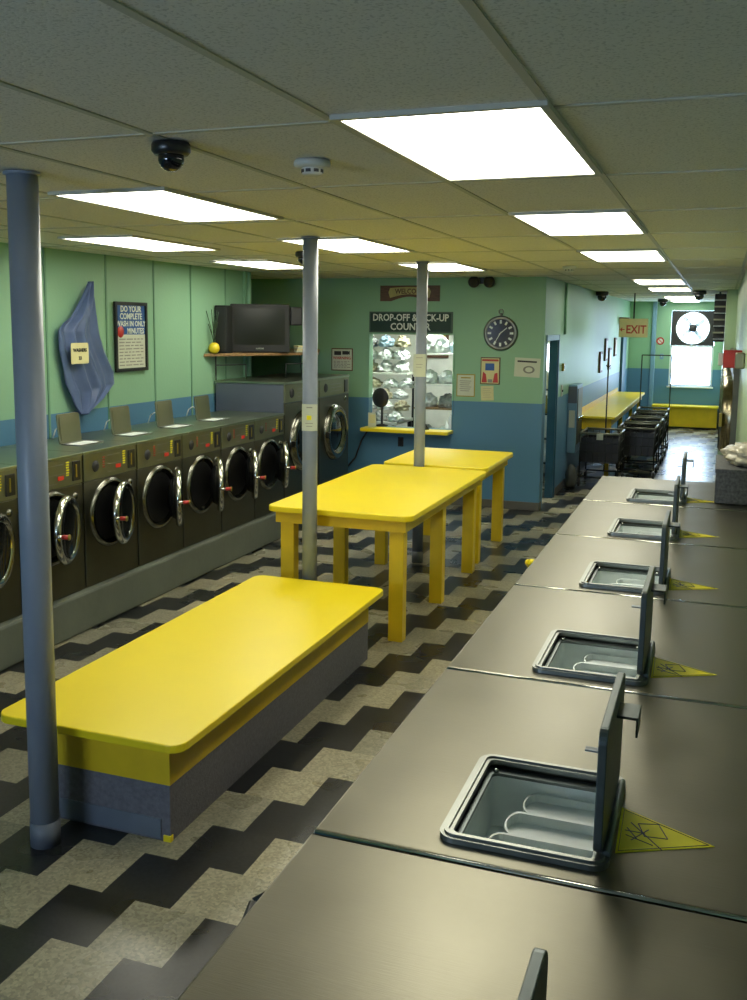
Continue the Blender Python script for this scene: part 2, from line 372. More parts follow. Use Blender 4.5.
struct(wn_.build('wall_near', M_LEFT))
w3 = MB(); w3.ringprism([(NW0, -2.15), (NW1, -2.15), (NW1, -1.25), (NW0, -1.25)], [(NW0+.05, -2.10), (NW1-.05, -2.10), (NW1-.05, -1.30), (NW0+.05, -1.30)], 0, .08, m=T_((0, -3.01, 0)) @ WY @ Matrix.Diagonal((1, -1, 1, 1)))
struct(w3.build('window_3', M_SILL))
# service room behind the counter
struct(MB().box(-5.97, XS-.13, 14.6, 14.7, 0, H).build('wall_office', M_CASE))
struct(MB().box(-5.97, -5.93, YB+.12, 14.6, 0, H).build('wall_office_left', M_CASE))
# baseboards
struct(MB().box(-4.12, XS, YB-.012, YB, 0, .10, .004).build('baseboard_back', M_TAN))
bs = MB(); bs.box(XS, XS+.012, YB, 11.62, 0, .10, .004); bs.box(XS, XS+.012, 12.56, YF-.2, 0, .10, .004)
struct(bs.build('baseboard_side', M_TAN))
# grooved joints of the left wall panelling
gb = MB()
for y in (2.7, 3.45, 4.2, 4.93, 5.66, 6.41, 7.22, 7.98, 8.66, 9.39): gb.box(XL, XL+.010, y-.011, y+.011, 0.3, H, .003)
struct(gb.build('trim_2', mat('batten_green', (0.14, 0.29, 0.18), .5, var=.05)))
struct(MB().box(XL, XL+.03, 9.80, 9.90, 1.6, H, .005).build('trim_3', M_LEFT))
# ceiling tee grid
tb = MB()
GX = -0.46
for k in range(-3, 9):
    x = GX-.61*k
    tb.box(x-.012, x+.012, -3.0, YF-.02 if x > XS+.05 else YB, H-.004, H+.001)
for k in range(-4, 17):
    y = 2.67+1.2192*k
    tb.box(XL if y < YB else XS, XR+.0 if y > 6.2 else 1.1, y-.012, y+.012, H-.0035, H+.001)
struct(tb.build('trim_4', M_TBAR))
# doorway casing and the blue jambs
dj = thing('door_1', 'dark blue doorway in the side wall next to the counter corner', 'doorway'); struct(dj); del dj['category']; del dj['label']
MB().box(XS-.095, XS+.006, 12.455, 12.50, 0, 2.05).build('jamb', M_DOORB, dj)
MB().box(XS-.095, XS+.006, 11.66, 11.69, 0, 2.05).build('jamb', M_FRAMEB, dj)
MB().box(XS-.095, XS+.018, 11.62, 12.54, 2.03, 2.10, .004).build('head_casing', M_FRAMEB, dj)
MB().box(XS, XS+.02, 12.50, 12.56, 0, 2.10, .004).build('casing', M_DOORB, dj)
d2 = thing('door_2', 'x', 'x'); struct(d2); del d2['category']; del d2['label']
MB().box(XS+.002, XS+.035, 20.9, 21.75, 0, 2.03, .004).build('door_leaf', M_DOORB, d2)
MB().box(XS+.002, XS+.05, 20.82, 20.9, 0, 2.1, .004).build('casing', M_DOORB, d2)
# far window: bright pane below, fan panel above
w1 = thing('window_1', 'x', 'x'); struct(w1); del w1['category']; del w1['label']
fr = MB()
for a, b_, c, d in ((WX0, WX0+.05, .91, 1.81), (WX1-.05, WX1, .91, 1.81), (WX0, WX1, .91, .95), (WX0, WX1, 1.77, 1.812)): fr.box(a, b_, YF+.02, YF+.08, c, d, .004)
fr.build('window_frame', M_SILL, w1)
MB().box(WX0-.03, WX1+.03, YF-.05, YF+.02, .875, .91, .006).build('window_sill', M_SILL, w1)
mg, n_, l_, b_ = newmat('clear_pane'); 
for nd in list(n_): 
    if nd.type == 'BSDF_PRINCIPLED': n_.remove(nd)
tr = n_.new('ShaderNodeBsdfTransparent'); gl = n_.new('ShaderNodeBsdfGlossy'); gl.inputs['Roughness'].default_value = .02
ms = n_.new('ShaderNodeMixShader'); ms.inputs[0].default_value = .05; l_.new(tr.outputs[0], ms.inputs[1]); l_.new(gl.outputs[0], ms.inputs[2])
l_.new(ms.outputs[0], n_['Material Output'].inputs[0])
MB().box(WX0+.05, WX1-.05, YF+.045, YF+.05, .95, 1.77).build('pane', mg, w1)
# exhaust fan in the upper half of the window
fan = thing('exhaust_fan', 'round exhaust fan in a black square panel above the far window', 'fan', (-.61, YF+.02, 2.195))
sq = []; N = 48
circ = [(.352*math.cos(2*PI*i/N), .352*math.sin(2*PI*i/N)) for i in range(N)]
for x, y in circ:
    k = .382/max(abs(x), abs(y)); sq.append((x*k, y*k))
sq = [(x*1.19, y) for x, y in sq]
MB().ringprism(sq, circ, -.03, .0, m=WY).build('panel', M_MATTE, fan)
MB().ringprism([(x*1.02, y*1.02) for x, y in circ], [(x*.97, y*.97) for x, y in circ], -.10, .015, m=WY).build('shroud', M_SILL, fan)
MB().lathe([(0, .03), (.05, .03), (.06, 0), (.06, -.06), (0, -.06)], m=WY @ Matrix.Scale(1.5, 4)).build('hub', M_MATTE, fan)
for k in range(4):
    a = R(38+90*k)
    t = MB(); t.box(.07, .31, -.05, .05, -.002, .002, m=T_((0, 0, 0)) @ WY @ Matrix.Rotation(a, 4, 'Z') @ T_((0, 0, -.03)) @ Matrix.Rotation(R(28), 4, 'X'))
    t.build('blade', M_SILL, fan)
g = MB()
for rr in (.12, .23, .34): g.torus(rr, .003, m=WY @ T_((0, 0, .02)), rs=5)
for k in range(6):
    a = PI*k/6; g.cyl((-.345*math.cos(a), -.02, -.345*math.sin(a)), (.345*math.cos(a), -.02, .345*math.sin(a)), .003, seg=5)
g.build('guard', M_WIRE, fan)
MB().box(-.26, .26, -.035, -.025, .22, .232).build('cross_bar', M_WIRE, fan)

# ------------------------------------------------------------------ ceiling lights
def troffer(x0, y0, label, m=M_LAMP, w_=.61, d_=1.219, cat='ceiling light', grp='ceiling light panels'):
    t = thing('ceiling_light', label, cat, (x0+w_/2, y0+d_/2, H-.012), 0, grp)
    o = rrect(-w_/2+.004, w_/2-.004, -d_/2+.004, d_/2-.004, .002, 1); i = rrect(-w_/2+.028, w_/2-.028, -d_/2+.028, d_/2-.028, .002, 1)
    MB().ringprism(o, i, -.004, .010).build('frame', M_TBAR, t)
    MB().box(-w_/2+.028, w_/2-.028, -d_/2+.028, d_/2-.028, .0, .008).build('diffuser', m, t)
    return t
troffer(-1.055, 2.57, 'large white ceiling light panel nearest the camera, above the steel tops')
troffer(-1.06, 5.0, 'second ceiling light panel of the right row, beyond the big nearest one')
troffer(-1.07, 7.55, 'third ceiling light panel of the right row, counted from the camera')
troffer(-1.07, 12.30, 'fourth ceiling light panel of the right row, just past the blue doorway')
troffer(-1.07, 14.80, 'fifth ceiling light panel of the right row, above the wheeled carts')
troffer(-1.07, 18.9, 'sixth ceiling light panel of the right row, second from the far end')
troffer(-1.07, 21.3, 'farthest ceiling light panel, in front of the fan window')
troffer(-2.865, 3.68, 'near ceiling light panel above the low yellow bench, behind the dome camera')
troffer(-2.87, 6.08, 'ceiling light panel above the long yellow table, cut by the middle pole')
troffer(-2.90, 8.72, 'ceiling light panel cut by the farthest pole, before the counter')
troffer(-4.29, 5.60, 'ceiling light panel above the left washers by the hanging cloth')
troffer(-4.48, 8.05, 'ceiling light panel above the far left washers, left of the middle pole')
tl = troffer(-3.9, 12.2, 'ceiling light panel inside the room behind the counter window', m=M_LAMP2, grp='office light')

# ------------------------------------------------------------------ ceiling devices
def dome_cam(x, y, s, label):
    t = thing('dome_camera', label, 'security camera', (x, y, H-.004), 0, 'black dome cameras on the ceiling')
    MB().lathe([(0, 0), (.062*s, 0), (.067*s, -.008*s), (.067*s, -.03*s), (.058*s, -.042*s), (0, -.042*s)], 32).build('base', M_BLACK, t)
    MB().lathe([(.044*s, -.042*s), (.045*s, -.055*s)]+[(.045*s*math.cos(R(a)), -.055*s-.042*s*math.sin(R(a))) for a in range(10, 91, 16)]+[(0, -.097*s)], 32).build('dome', M_DOME, t)
dome_cam(-1.69, 2.80, .93, 'black dome camera on the ceiling near the top left, closest to the camera')
dome_cam(-3.17, 7.24, 1.0, 'small black dome camera on the ceiling just left of the middle pole')
dome_cam(-1.86, 16.3, 1.6, 'black dome camera on the corridor ceiling over the side wall')
dome_cam(-.36, 16.0, 1.5, 'black dome camera on the corridor ceiling right of the light panels')
dome_cam(-1.15, 20.6, 1.5, 'dark dome camera at the left end of the farthest light panel')
def smoke(x, y, label):
    t = thing('smoke_detector', label, 'smoke detector', (x, y, H-.004), 0, 'white smoke detectors')
    MB().lathe([(0, 0), (.062, 0), (.066, -.008), (.064, -.02), (.05, -.026), (0, -.026)], 28).build('base', M_WHITE, t)
    MB().lathe([(.038, -.026), (.036, -.045), (.03, -.05), (0, -.05)], 28).build('sensor_cap', M_WHITE, t)
    v = MB()
    for k in range(8):
        a = 2*PI*k/8; v.box(.034, .0385, -.009, .009, -.042, -.031, m=Matrix.Rotation(a, 4, 'Z'))
    v.build('vent', M_BLACK, t)
smoke(-1.39, 3.25, 'white smoke detector on the ceiling between the dome camera and the big light')
smoke(-1.40, 9.5, 'small white smoke detector on the ceiling before the blue doorway')

# ------------------------------------------------------------------ support poles with notices
def pole(x, y, r, label):
    t = thing('support_pole', label, 'pole', (x, y, 0), 0, 'grey support poles')
    MB().cyl((0, 0, .0), (0, 0, H-.005), r, seg=32).build('shaft', M_POLE, t)
    MB().cyl((0, 0, .0), (0, 0, .11), r+.003, seg=32).build('base_band', M_POLEB, t)
    MB().lathe([(r+.012, H-.005), (r+.012, H-.013), (r, H-.015)], 32).build('collar', M_POLE, t)
    return t
pole(-2.581, 3.175, .060, 'thick blue-grey support pole at the left, in front of the low bench')
pole(-2.590, 6.03, .051, 'middle grey support pole between the bench and the long table')
pole(-2.558, 8.51, .050, 'farthest grey support pole rising between the two tall tables')
def curved_paper(x, y, z, wd, ht, label, a0, marks, r):
    t = thing('notice_sheet', label, 'notice', (x, y, z), a0, 'paper notices taped to the poles')
    b = bmesh.new(); n = 8; cols = []
    for i in range(n+1):
        u = -wd/2+wd*i/n; yy = -r-.004+ (0.9*u*u/(2*r))*0.55
        cols.append([b.verts.new((u, yy, 0)), b.verts.new((u, yy, ht)), b.verts.new((u, yy+.0015, 0)), b.verts.new((u, yy+.0015, ht))])
    for i in range(n):
        A, B = cols[i], cols[i+1]
        b.faces.new((A[0], B[0], B[1], A[1])); b.faces.new((B[2], A[2], A[3], B[3])); b.faces.new((A[1], B[1], B[3], A[3])); b.faces.new((B[0], A[0], A[2], B[2]))
    b.faces.new((cols[0][0], cols[0][1], cols[0][3], cols[0][2])); b.faces.new((cols[n][1], cols[n][0], cols[n][2], cols[n][3]))
    mb = MB(); mb.b.free(); mb.b = b; mb.build('sheet', M_PAPER, t)
    for mname, (u0, u1, z0, z1) in marks:
        MB().box(u0, u1, -r-.006, -r-.0035, z0, z1).build('print_mark', MATS[mname], t)
curved_paper(-2.585, 6.03, 1.485, .105, .18, 'white notice with a yellow square taped to the middle pole', R(14),
             [('yellow_decal', (-.018, .014, .075, .105)), ('grey_ink', (-.02, .02, .155, .162)), ('grey_ink', (-.028, .024, .05, .054)), ('grey_ink', (-.022, .02, .03, .034))], .051)
curved_paper(-2.566, 8.51, 1.735, .115, .205, 'plain pale notice taped to the farthest pole', R(10),
             [('grey_ink', (-.03, .03, .17, .175)), ('grey_ink', (-.03, .03, .11, .114)), ('grey_ink', (-.03, .02, .085, .089))], .050)

# ------------------------------------------------------------------ low yellow bench
t = thing('low_bench', 'long low bench with bright yellow top and grey vinyl sides', 'bench', (-2.475, 3.31, 0))
MB().prism(rrect(-.475, .475, 0, 2.635, .07), .425, .464, bev=.006).build('bench_top', M_YEL, t)
MB().box(-.27, .39, .055, 2.53, .255, .425).build('apron', M_YELB, t)
b = MB(); b.box(-.268, .388, .057, 2.528, .10, .255); b.build('side_panel', M_GREY, t)
MB().box(-.268, .388, .057, 2.528, 0, .10).build('lower_panel', M_GREY, t)
cv = MB(); cv.box(-.27, .345, .050, .057, .012, .10, .002); cv.build('cove_strip', M_COVE, t)
MB().box(.355, .392, .051, .075, 0, .028, .002).build('corner_block', M_YEL, t)

# ------------------------------------------------------------------ tall yellow tables
def table(name, x0, x1, y0, y1, legys, label):
    t = thing(name, label, 'table', ((x0+x1)/2, y0, 0), 0, 'tall yellow folding tables')
    w_ = (x1-x0)/2; L = y1-y0
    MB().prism(rrect(-w_, w_, 0, L, .075), .873, .915, bev=.007).build('table_top', M_YEL, t)
    a = MB(); o = .055
    a.box(-w_+o, w_-o, o, o+.022, .79, .873); a.box(-w_+o, w_-o, L-o-.022, L-o, .79, .873)
    a.box(-w_+o, -w_+o+.022, o+.022, L-o-.022, .79, .873); a.box(w_-o-.022, w_-o, o+.022, L-o-.022, .79, .873)
    a.build('apron', M_YELB, t)
    for y in legys:
        for s in (-1, 1):
            c = s*(w_-o-.024-.052)
            g = MB(); g.box(c-.052, c+.052, y-.045, y+.045, 0, .873, .005)
            g.build('leg', M_YELB, t)
    return t
table('long_table', -2.985, -1.897, 6.15, 8.445, (.13, 1.15, 2.18), 'long tall yellow table with six square legs behind the bench')
table('square_table', -2.945, -1.935, 8.575, 9.83, (.13, 1.13), 'shorter yellow table in front of the counter, farther of the two tall ones')

# ------------------------------------------------------------------ right row of big top-loading-box washers
PW, WZ, WF, WBK, W0 = 0.852, 1.35, -0.602, 0.42, 1.417
def big_right():
    t = thing('steel_washer', 'l', 'washing machine', (0, 0, 0), 0, 'stainless steel washers along the right side')
    y0, y1 = .006, PW-.006
    bx0, bx1, by0, by1 = -.385, -.135, .06, .37
    body = MB(); zb = WZ-.26
    body.box(WF+.012, WBK-.01, y0+.01, y1-.01, .06, zb)
    body.box(WF+.012, bx0-.005, y0+.01, y1-.01, zb, WZ-.032); body.box(bx1+.005, WBK-.01, y0+.01, y1-.01, zb, WZ-.032)
    body.box(bx0-.005, bx1+.005, y0+.01, by0-.005, zb, WZ-.032); body.box(bx0-.005, bx1+.005, by1+.005, y1-.01, zb, WZ-.032)
    body.build('cabinet', M_FACE, t)
    MB().box(WF+.05, WBK-.03, y0+.02, y1-.02, 0, .06).build('plinth', M_PLINTH, t)
    # top sheet with hole
    b = bmesh.new()
    X = [WF, bx0, bx1, WBK]; Y = [y0, by0, by1, y1]; zt = WZ; zl = WZ-.032
    V = {}
    for i, x in enumerate(X):
        for j, y in enumerate(Y):
            V[i, j, 1] = b.verts.new((x, y, zt)); V[i, j, 0] = b.verts.new((x, y, zl))
    for i in range(3):
        for j in range(3):
            if (i, j) == (1, 1): continue
            b.faces.new((V[i, j, 1], V[i+1, j, 1], V[i+1, j+1, 1], V[i, j+1, 1])); b.faces.new((V[i, j+1, 0], V[i+1, j+1, 0], V[i+1, j, 0], V[i, j, 0]))
    for i in range(3):
        b.faces.new((V[i, 0, 0], V[i+1, 0, 0], V[i+1, 0, 1], V[i, 0, 1])); b.faces.new((V[i+1, 3, 0], V[i, 3, 0], V[i, 3, 1], V[i+1, 3, 1]))
        b.faces.new((V[0, i+1, 0], V[0, i, 0], V[0, i, 1], V[0, i+1, 1])); b.faces.new((V[3, i, 0], V[3, i+1, 0], V[3, i+1, 1], V[3, i, 1]))
    for (a, c) in (((1, 1), (2, 1)), ((2, 1), (2, 2)), ((2, 2), (1, 2)), ((1, 2), (1, 1))):
        b.faces.new((V[c[0], c[1], 0], V[a[0], a[1], 0], V[a[0], a[1], 1], V[c[0], c[1], 1]))
    bmesh.ops.recalc_face_normals(b, faces=b.faces)
    ed = [e for e in b.edges if all(abs(v.co.z-zt) < 1e-6 for v in e.verts) and len(e.link_faces) == 2 and abs(e.link_faces[0].normal.z-e.link_faces[1].normal.z) > .5
          and not (bx0-.01 < e.verts[0].co.x < bx1+.01 and by0-.01 < e.verts[0].co.y < by1+.01 and bx0-.01 < e.verts[1].co.x < bx1+.01 and by0-.01 < e.verts[1].co.y < by1+.01)]
    bmesh.ops.bevel(b, geom=ed, offset=.005, segments=3, affect='EDGES', profile=.5)
    mb = MB(); mb.b.free(); mb.b = b; tp = mb.build('top_panel', M_TOP, t)
    lp = MB(); lp.cyl((WF+.004, y0-.001, WZ-.004), (WBK-.01, y0-.001, WZ-.004), .0045, seg=10); lp.build('edge_lip', M_CHROME, t)
    # rim around the soap dispenser
    rm = MB(); rm.ringprism(rrect(bx0-.014, bx1+.014, by0-.014, by1+.014, .028), rrect(bx0+.008, bx1-.008, by0+.008, by1-.008, .012), WZ+.0005, WZ+.010)
    rm.ringprism(rrect(bx0-.007, bx1+.007, by0-.007, by1+.007, .022), rrect(bx0+.001, bx1-.001, by0+.001, by1-.001, .014), WZ+.010, WZ+.014)
    rim = rm.build('dispenser_rim', M_RIM, t)
    sc = MB()
    for x, y in ((bx0+.022, by1-.012), (bx1-.03, by1-.012)): sc.lathe([(0, .004), (.005, .003), (.006, 0)], 10, m=T_((x, y-.012, WZ-.004)))
    sc.build('screw', M_CHROME, rim)
    MB().ringprism(rrect(bx0+.006, bx1-.006, by0+.006, by1-.006, .012), rrect(bx0+.018, bx1-.016, by0+.016, by1-.03, .012), WZ-.012, WZ-.006).build('inner_flange', M_LID, t)
    tub = MB(); q = .003; d = .115
    x0, x1, yy0, yy1 = bx0+.016, bx1-.014, by0+.014, by1-.028
    tub.ringprism(rrect(x0-q, x1+q, yy0-q, yy1+q, .016), rrect(x0, x1, yy0, yy1, .013), WZ-d, WZ-.012)
    tub.prism(rrect(x0, x1, yy0, yy1, .013), WZ-d-q, WZ-d)
    tubo = tub.build('soap_tub', M_TUB, t)
    # three curved cups stepping along the tub
    cw = (yy1-yy0)/3
    for k in range(3):
        a0 = yy0+cw*k; xs = x0+.038+.016*k
        cup = MB(); zt2 = WZ-.026-.003*k
        o = [(x1, a0+.002)]+[(xs+.02*(1-math.sin(R(a))), a0+cw*.5-(cw*.5-.002)*math.cos(R(a))) for a in range(0, 181, 20)]+[(x1, a0+cw-.002)]
        i = [(x1, a0+.008)]+[(xs+.003+.02*(1-math.sin(R(a))), a0+cw*.5-(cw*.5-.008)*math.cos(R(a))) for a in range(0, 181, 20)]+[(x1, a0+cw-.008)]
        cup.ringprism(o[::-1], i[::-1], WZ-d+.001, zt2); cup.prism(i, WZ-.050, WZ-.047)
        cup.build('soap_cup', M_TUB, tubo)
    # open lid standing on the rear side of the box
    lid = MB(); hx = bx1+.002
    ang = Matrix.Translation((hx, 0, WZ+.016)) @ Matrix.Rotation(R(0.5), 4, 'Y')
    lid.prism(rrect(0, .208, by0+.004, by1-.004, .022), 0, .014, m=ang @ Matrix.Rotation(R(-90), 4, 'Y'), bev=.002)
    lido = lid.build('lid', M_LID, t)
    MB().prism(rrect(.014, .194, by0+.018, by1-.02, .016), 0, .004, m=ang @ T_((-.008, 0, 0)) @ Matrix.Rotation(R(-90), 4, 'Y') @ T_((0, 0, 0)), bev=.001).build('lid_lining', M_LIDIN, lido)
    tabm = MB(); tabm.box(-.036, -.012, by0+.02, by0+.036, .165, .168, .001, m=ang); tabm.build('lid_tab', M_LIDIN, lido)
    lt = MB(); lt.box(.0, .035, by0+.15, by0+.215, .175, .180, .001, m=ang); lt.box(.032, .036, by0+.15, by0+.215, .145, .180, .001, m=ang); lt.build('latch', M_LID, lido)
    hg = MB(); hg.cyl((hx+.006, by0+.02, WZ+.014), (hx+.006, by1-.02, WZ+.014), .006, seg=10); hg.build('hinge', M_LID, t)
    # warning triangle
    tri = [(-.116, .115), (.036, .195), (-.120, .275)]
    dc = MB().prism(tri, WZ+.0003, WZ+.0012); dec = dc.build('warning_decal', M_DECAL, t)
    ln = MB()
    def seg(p, q2, w2=.0010):
        a = Vector((*p, 0)); c = Vector((*q2, 0)); dd = (c-a); L = dd.length; rz = math.atan2(dd.y, dd.x)
        ln.box(0, L, -w2/2, w2/2, WZ+.0012, WZ+.0018, m=T_(a) @ Matrix.Rotation(rz, 4, 'Z'))
    inset = [(-.112, .123), (.027, .195), (-.115, .267)]
    for i in range(3): seg(inset[i], inset[(i+1) % 3], .0009)
    for p, q2 in (((-.088, .225), (-.055, .235)), ((-.055, .235), (-.038, .190)), ((-.038, .190), (-.075, .185)), ((-.075, .185), (-.088, .225)),
                  ((-.105, .205), (-.085, .170)), ((-.105, .18), (-.06, .16)), ((-.1, .225), (-.045, .150)), ((-.095, .165), (-.07, .21)), ((-.108, .195), (-.075, .195))): seg(p, q2, .0016)
    ln.build('decal_print', M_INK, dec)
    # front: control strip, round door with a handle, only glimpsed from the aisle
    MB().box(WF, WF+.012, .02, PW-.02, WZ-.24, WZ-.06, .002).build('control_panel', M_FACEU, t)
    dm = T_((WF+.010, PW/2, .66)) @ Matrix.Rotation(R(-90), 4, 'Y')
    dr = MB().torus(.27, .03, m=dm, sx=.8).build('door_ring', M_RING, t)
    MB().lathe([(0, .035), (.12, .03), (.25, .0)], 40, m=dm).build('door_glass', M_GLASS, dr)
    MB().box(WF-.05, WF-.02, PW/2-.33, PW/2-.27, .62, .70, .006).build('door_handle', M_RED, dr)
    return t
big0 = big_right(); big0.location = (0, W0-PW, 0)
big0['label'] = 'nearest stainless steel washer, its dark lid just rising into the bottom edge'
names = ['second nearest stainless washer with the large open soap box in the foreground',
         'stainless washer third from the camera on the right, its lid crossing the fourth top',
         'fourth stainless washer on the right, level with the middle of the row',
         'fifth stainless washer on the right, second from the far end of its row',
         'last stainless washer of the right row, nearest the corridor floor']
for k, nm in enumerate(names): dup(big0, (0, W0+PW*k, 0), nm)
# small latch bumps seen past the front edge
tag(MB().tube([(WF-.003, 4.10, 1.12), (WF-.06, 4.10, 1.13), (WF-.105, 4.08, 1.165), (WF-.12, 4.04, 1.20), (WF-.10, 3.99, 1.215), (WF-.05, 3.98, 1.215)], .014, 10).build('door_pull', M_YEL), 'yellow curved pull peeking past the front edge of a middle right washer', 'handle')
tag(MB().tube([(WF-.014, 1.20, 1.20), (WF-.045, 1.22, 1.235), (WF-.05, 1.30, 1.275), (WF-.015, 1.335, 1.29)], .011, 10).build('door_pull', M_BLACK), 'dark pull just showing past the front edge of the nearest steel washer', 'handle')
# carton with film on the end machine
t = thing('carton', 'speckled grey box standing at the back of the last right washers', 'box', (.01, 4.97, WZ+.002))
MB().box(0, .36, 0, .56, 0, .165, .006).build('carton_body', M_CARTON, t)
MB().box(-.004, .364, -.004, .564, .150, .172, .004).build('carton_lid', M_CARTON, t)
tag(MB().blob(.16, .24, .065, 3, .25, 5, 4).build('film_bundle', M_PLAST, None, (.205, 5.25, WZ+.176)), 'crumpled clear plastic film heaped on the speckled box', 'plastic film')

# ------------------------------------------------------------------ left row of washers
LW = 0.68; LX = -4.2
def left_washer(theta, lid=True):
    t = thing('front_load_washer', 'l', 'washing machine', (0, 0, 0), 0, 'front-loading washers along the left wall')
    y0, y1 = .006, LW-.006
    MB().box(LX-.70, LX-.012, y0, y1, .29, 1.255).build('cabinet', M_FACE, t)
    MB().box(LX-.012, LX, y0+.004, y1-.004, .30, 1.065, .003).build('front_panel', M_FACE, t)
    cp = MB().box(LX-.012, LX+.002, y0+.004, y1-.004, 1.07, 1.262, .003).build('control_panel', M_FACEU, t)
    MB().box(LX-.73, LX+.006, y0-.004, y1+.004, 1.262, 1.284, .004).build('top_panel', M_LTOP, t)
    MB().lathe([(0, .012), (.030, .010), (.042, .0)], 24, m=T_((LX+.002, .15, 1.165)) @ WX).build('program_dial', M_MATTE, cp)
    MB().box(LX+.002, LX+.006, .40, .46, 1.120, 1.148).build('display', M_LCD, cp)
    p = MB()
    for k in range(5): p.box(LX+.002, LX+.004, .235, .262, 1.235-.018*k-.02, 1.235-.018*k-.012)
    p.build('red_print', M_REDINK, cp)
    p = MB()
    for k in range(6): p.box(LX+.002, LX+.004, .49, .525-.004*(k % 3), 1.238-.018*k-.008, 1.238-.018*k)
    p.build('yellow_print', M_DECAL, cp)
    p = MB()
    p.box(LX+.002, LX+.0035, .29, .46, 1.225, 1.228); p.box(LX+.002, LX+.0035, .29, .39, 1.10, 1.103); p.box(LX+.002, LX+.0035, .29, .47, 1.16, 1.163)
    p.build('panel_lines', M_GREYINK, cp)
    cs = MB(); cs.box(LX+.002, LX+.010, .555, .645, 1.095, 1.235, .004); cs.build('coin_slot', M_BLACK, cp)
    MB().box(LX+.010, LX+.014, .585, .598, 1.12, 1.21).build('slot_trim', M_GOLD, cp)
    MB().lathe([(0, .010), (.022, .009), (.026, 0)], 20, m=T_((LX, .585, .985)) @ WX).build('lock', M_RING, t)
    # porthole frame and dark drum mouth
    cy, cz, r = LW/2-.015, .80, .225
    ring = MB(); ring.lathe([(r+.035, 0), (r+.032, .012), (r+.012, .024), (r-.008, .020), (r-.016, .004), (r-.03, -.0), (r-.03, -.001)], 40, m=T_((LX, cy, cz)) @ WX)
    ro = ring.build('porthole_ring', M_RING, t)
    MB().lathe([(0, .0015), (r-.03, .002)], 40, m=T_((LX, cy, cz)) @ WX).build('drum_mouth', M_DRUM, ro)
    # door hinged on the far side, swung out by theta
    hinge = T_((LX+.028, cy+r+.005, cz)) @ Matrix.Rotation(theta, 4, 'Z') @ T_((0, -(r+.005), 0)) @ WX
    d = MB(); d.lathe([(r-.045, -.010), (r-.005, -.012), (r+.012, .0), (r+.014, .016), (r+.002, .034), (r-.022, .038), (r-.045, .024)], 44, m=hinge)
    do = d.build('door', M_CHROME, t)
    MB().lathe([(r-.045, .0225), (r-.08, .012), (.05, .006), (0, .005)], 40, m=hinge).build('door_glass', M_GLASS, do)
    MB().lathe([(r-.045, -.008), (r-.07, -.05), (.08, -.075), (0, -.078)], 40, m=hinge).build('door_bowl', M_GLASS, do)
    hm = hinge @ T_((0, -(r+.004), .0))
    k = MB(); k.cyl((hm @ Vector((0, 0, .0))), (hm @ Vector((0, 0, .055))), .012, seg=10); k.build('handle_stem', M_CHROME, do)
    k = MB(); k.cyl((hm @ Vector((0, 0, .05))), (hm @ Vector((0, 0, .095))), .015, seg=10); k.build('handle_grip', M_RED, do)
    k = MB(); k.cyl((hm @ Vector((0, 0, .094))), (hm @ Vector((0, 0, .104))), .021, .017, seg=12); k.build('handle_cap', M_GOLD, do)
    hb = MB(); hb.cyl((LX+.02, cy+r+.012, cz-.05), (LX+.02, cy+r+.012, cz+.05), .012, seg=10); hb.build('hinge', M_RING, t)
    if lid:
        a = Matrix.Translation((LX-.41, 0, 1.286)) @ Matrix.Rotation(R(-6), 4, 'Y')
        l2 = MB(); l2.prism(rrect(0, .225, .29, .56, .02), 0, .012, m=a @ Matrix.Rotation(R(-90), 4, 'Y'), bev=.003); lo = l2.build('dispenser_lid', M_FACEU, t)
        MB().prism(rrect(.02, .205, .31, .54, .015), -.004, 0, m=a @ Matrix.Rotation(R(-90), 4, 'Y')).build('lid_lining', M_FACEU, lo)
        MB().ringprism(rrect(LX-.40, LX-.21, .27, .58, .03), rrect(LX-.385, LX-.225, .285, .565, .02), 1.284, 1.292).build('dispenser_rim', M_RIM, t)
        MB().prism(rrect(LX-.384, LX-.226, .286, .564, .02), 1.2845, 1.2865).build('dispenser_tray', M_TUB, t)
        h_ = MB(); h_.tube([(LX-.68, .55, 1.285), (LX-.66, .565, 1.36), (LX-.63, .59, 1.385), (LX-.60, .62, 1.36), (LX-.56, .65, 1.286)], .005, 8); h_.build('supply_hose', M_WHITE, t)
    return t
spec = [(-2, 18, 'leftmost front-loading washer, only its right edge visible beside the left pole'),
        (-1, 19, 'front-loading washer half hidden behind the thick left pole, door ajar'),
        (0, 17.5, 'front-loading washer right of the thick pole, door ajar over the porthole'),
        (1, 30, 'second washer to the right of the thick left pole, door edge-on with red handle'),
        (2, 31, 'third front-loading washer right of the thick left pole, middle of the visible row'),
        (3, 30, 'front-loading washer second from the right end of the left row'),
        (4, 30, 'last front-loading washer of the left row, against the tall grey machine')]
protos = {}
for i, th, lab in spec:
    o = left_washer(R(th), lid=(i < 4 and i > -1)); o.location = (0, 5.700+LW*(i if i < 4 else 3.995), 0); o['label'] = lab
t = MB(); t.box(-5.02, LX+.05, 2.9, 9.09, 0, .29, .02)
pm = tag(t.build('washer_plinth', M_PLINTH), 'long raised grey concrete plinth under the left washers', 'plinth')
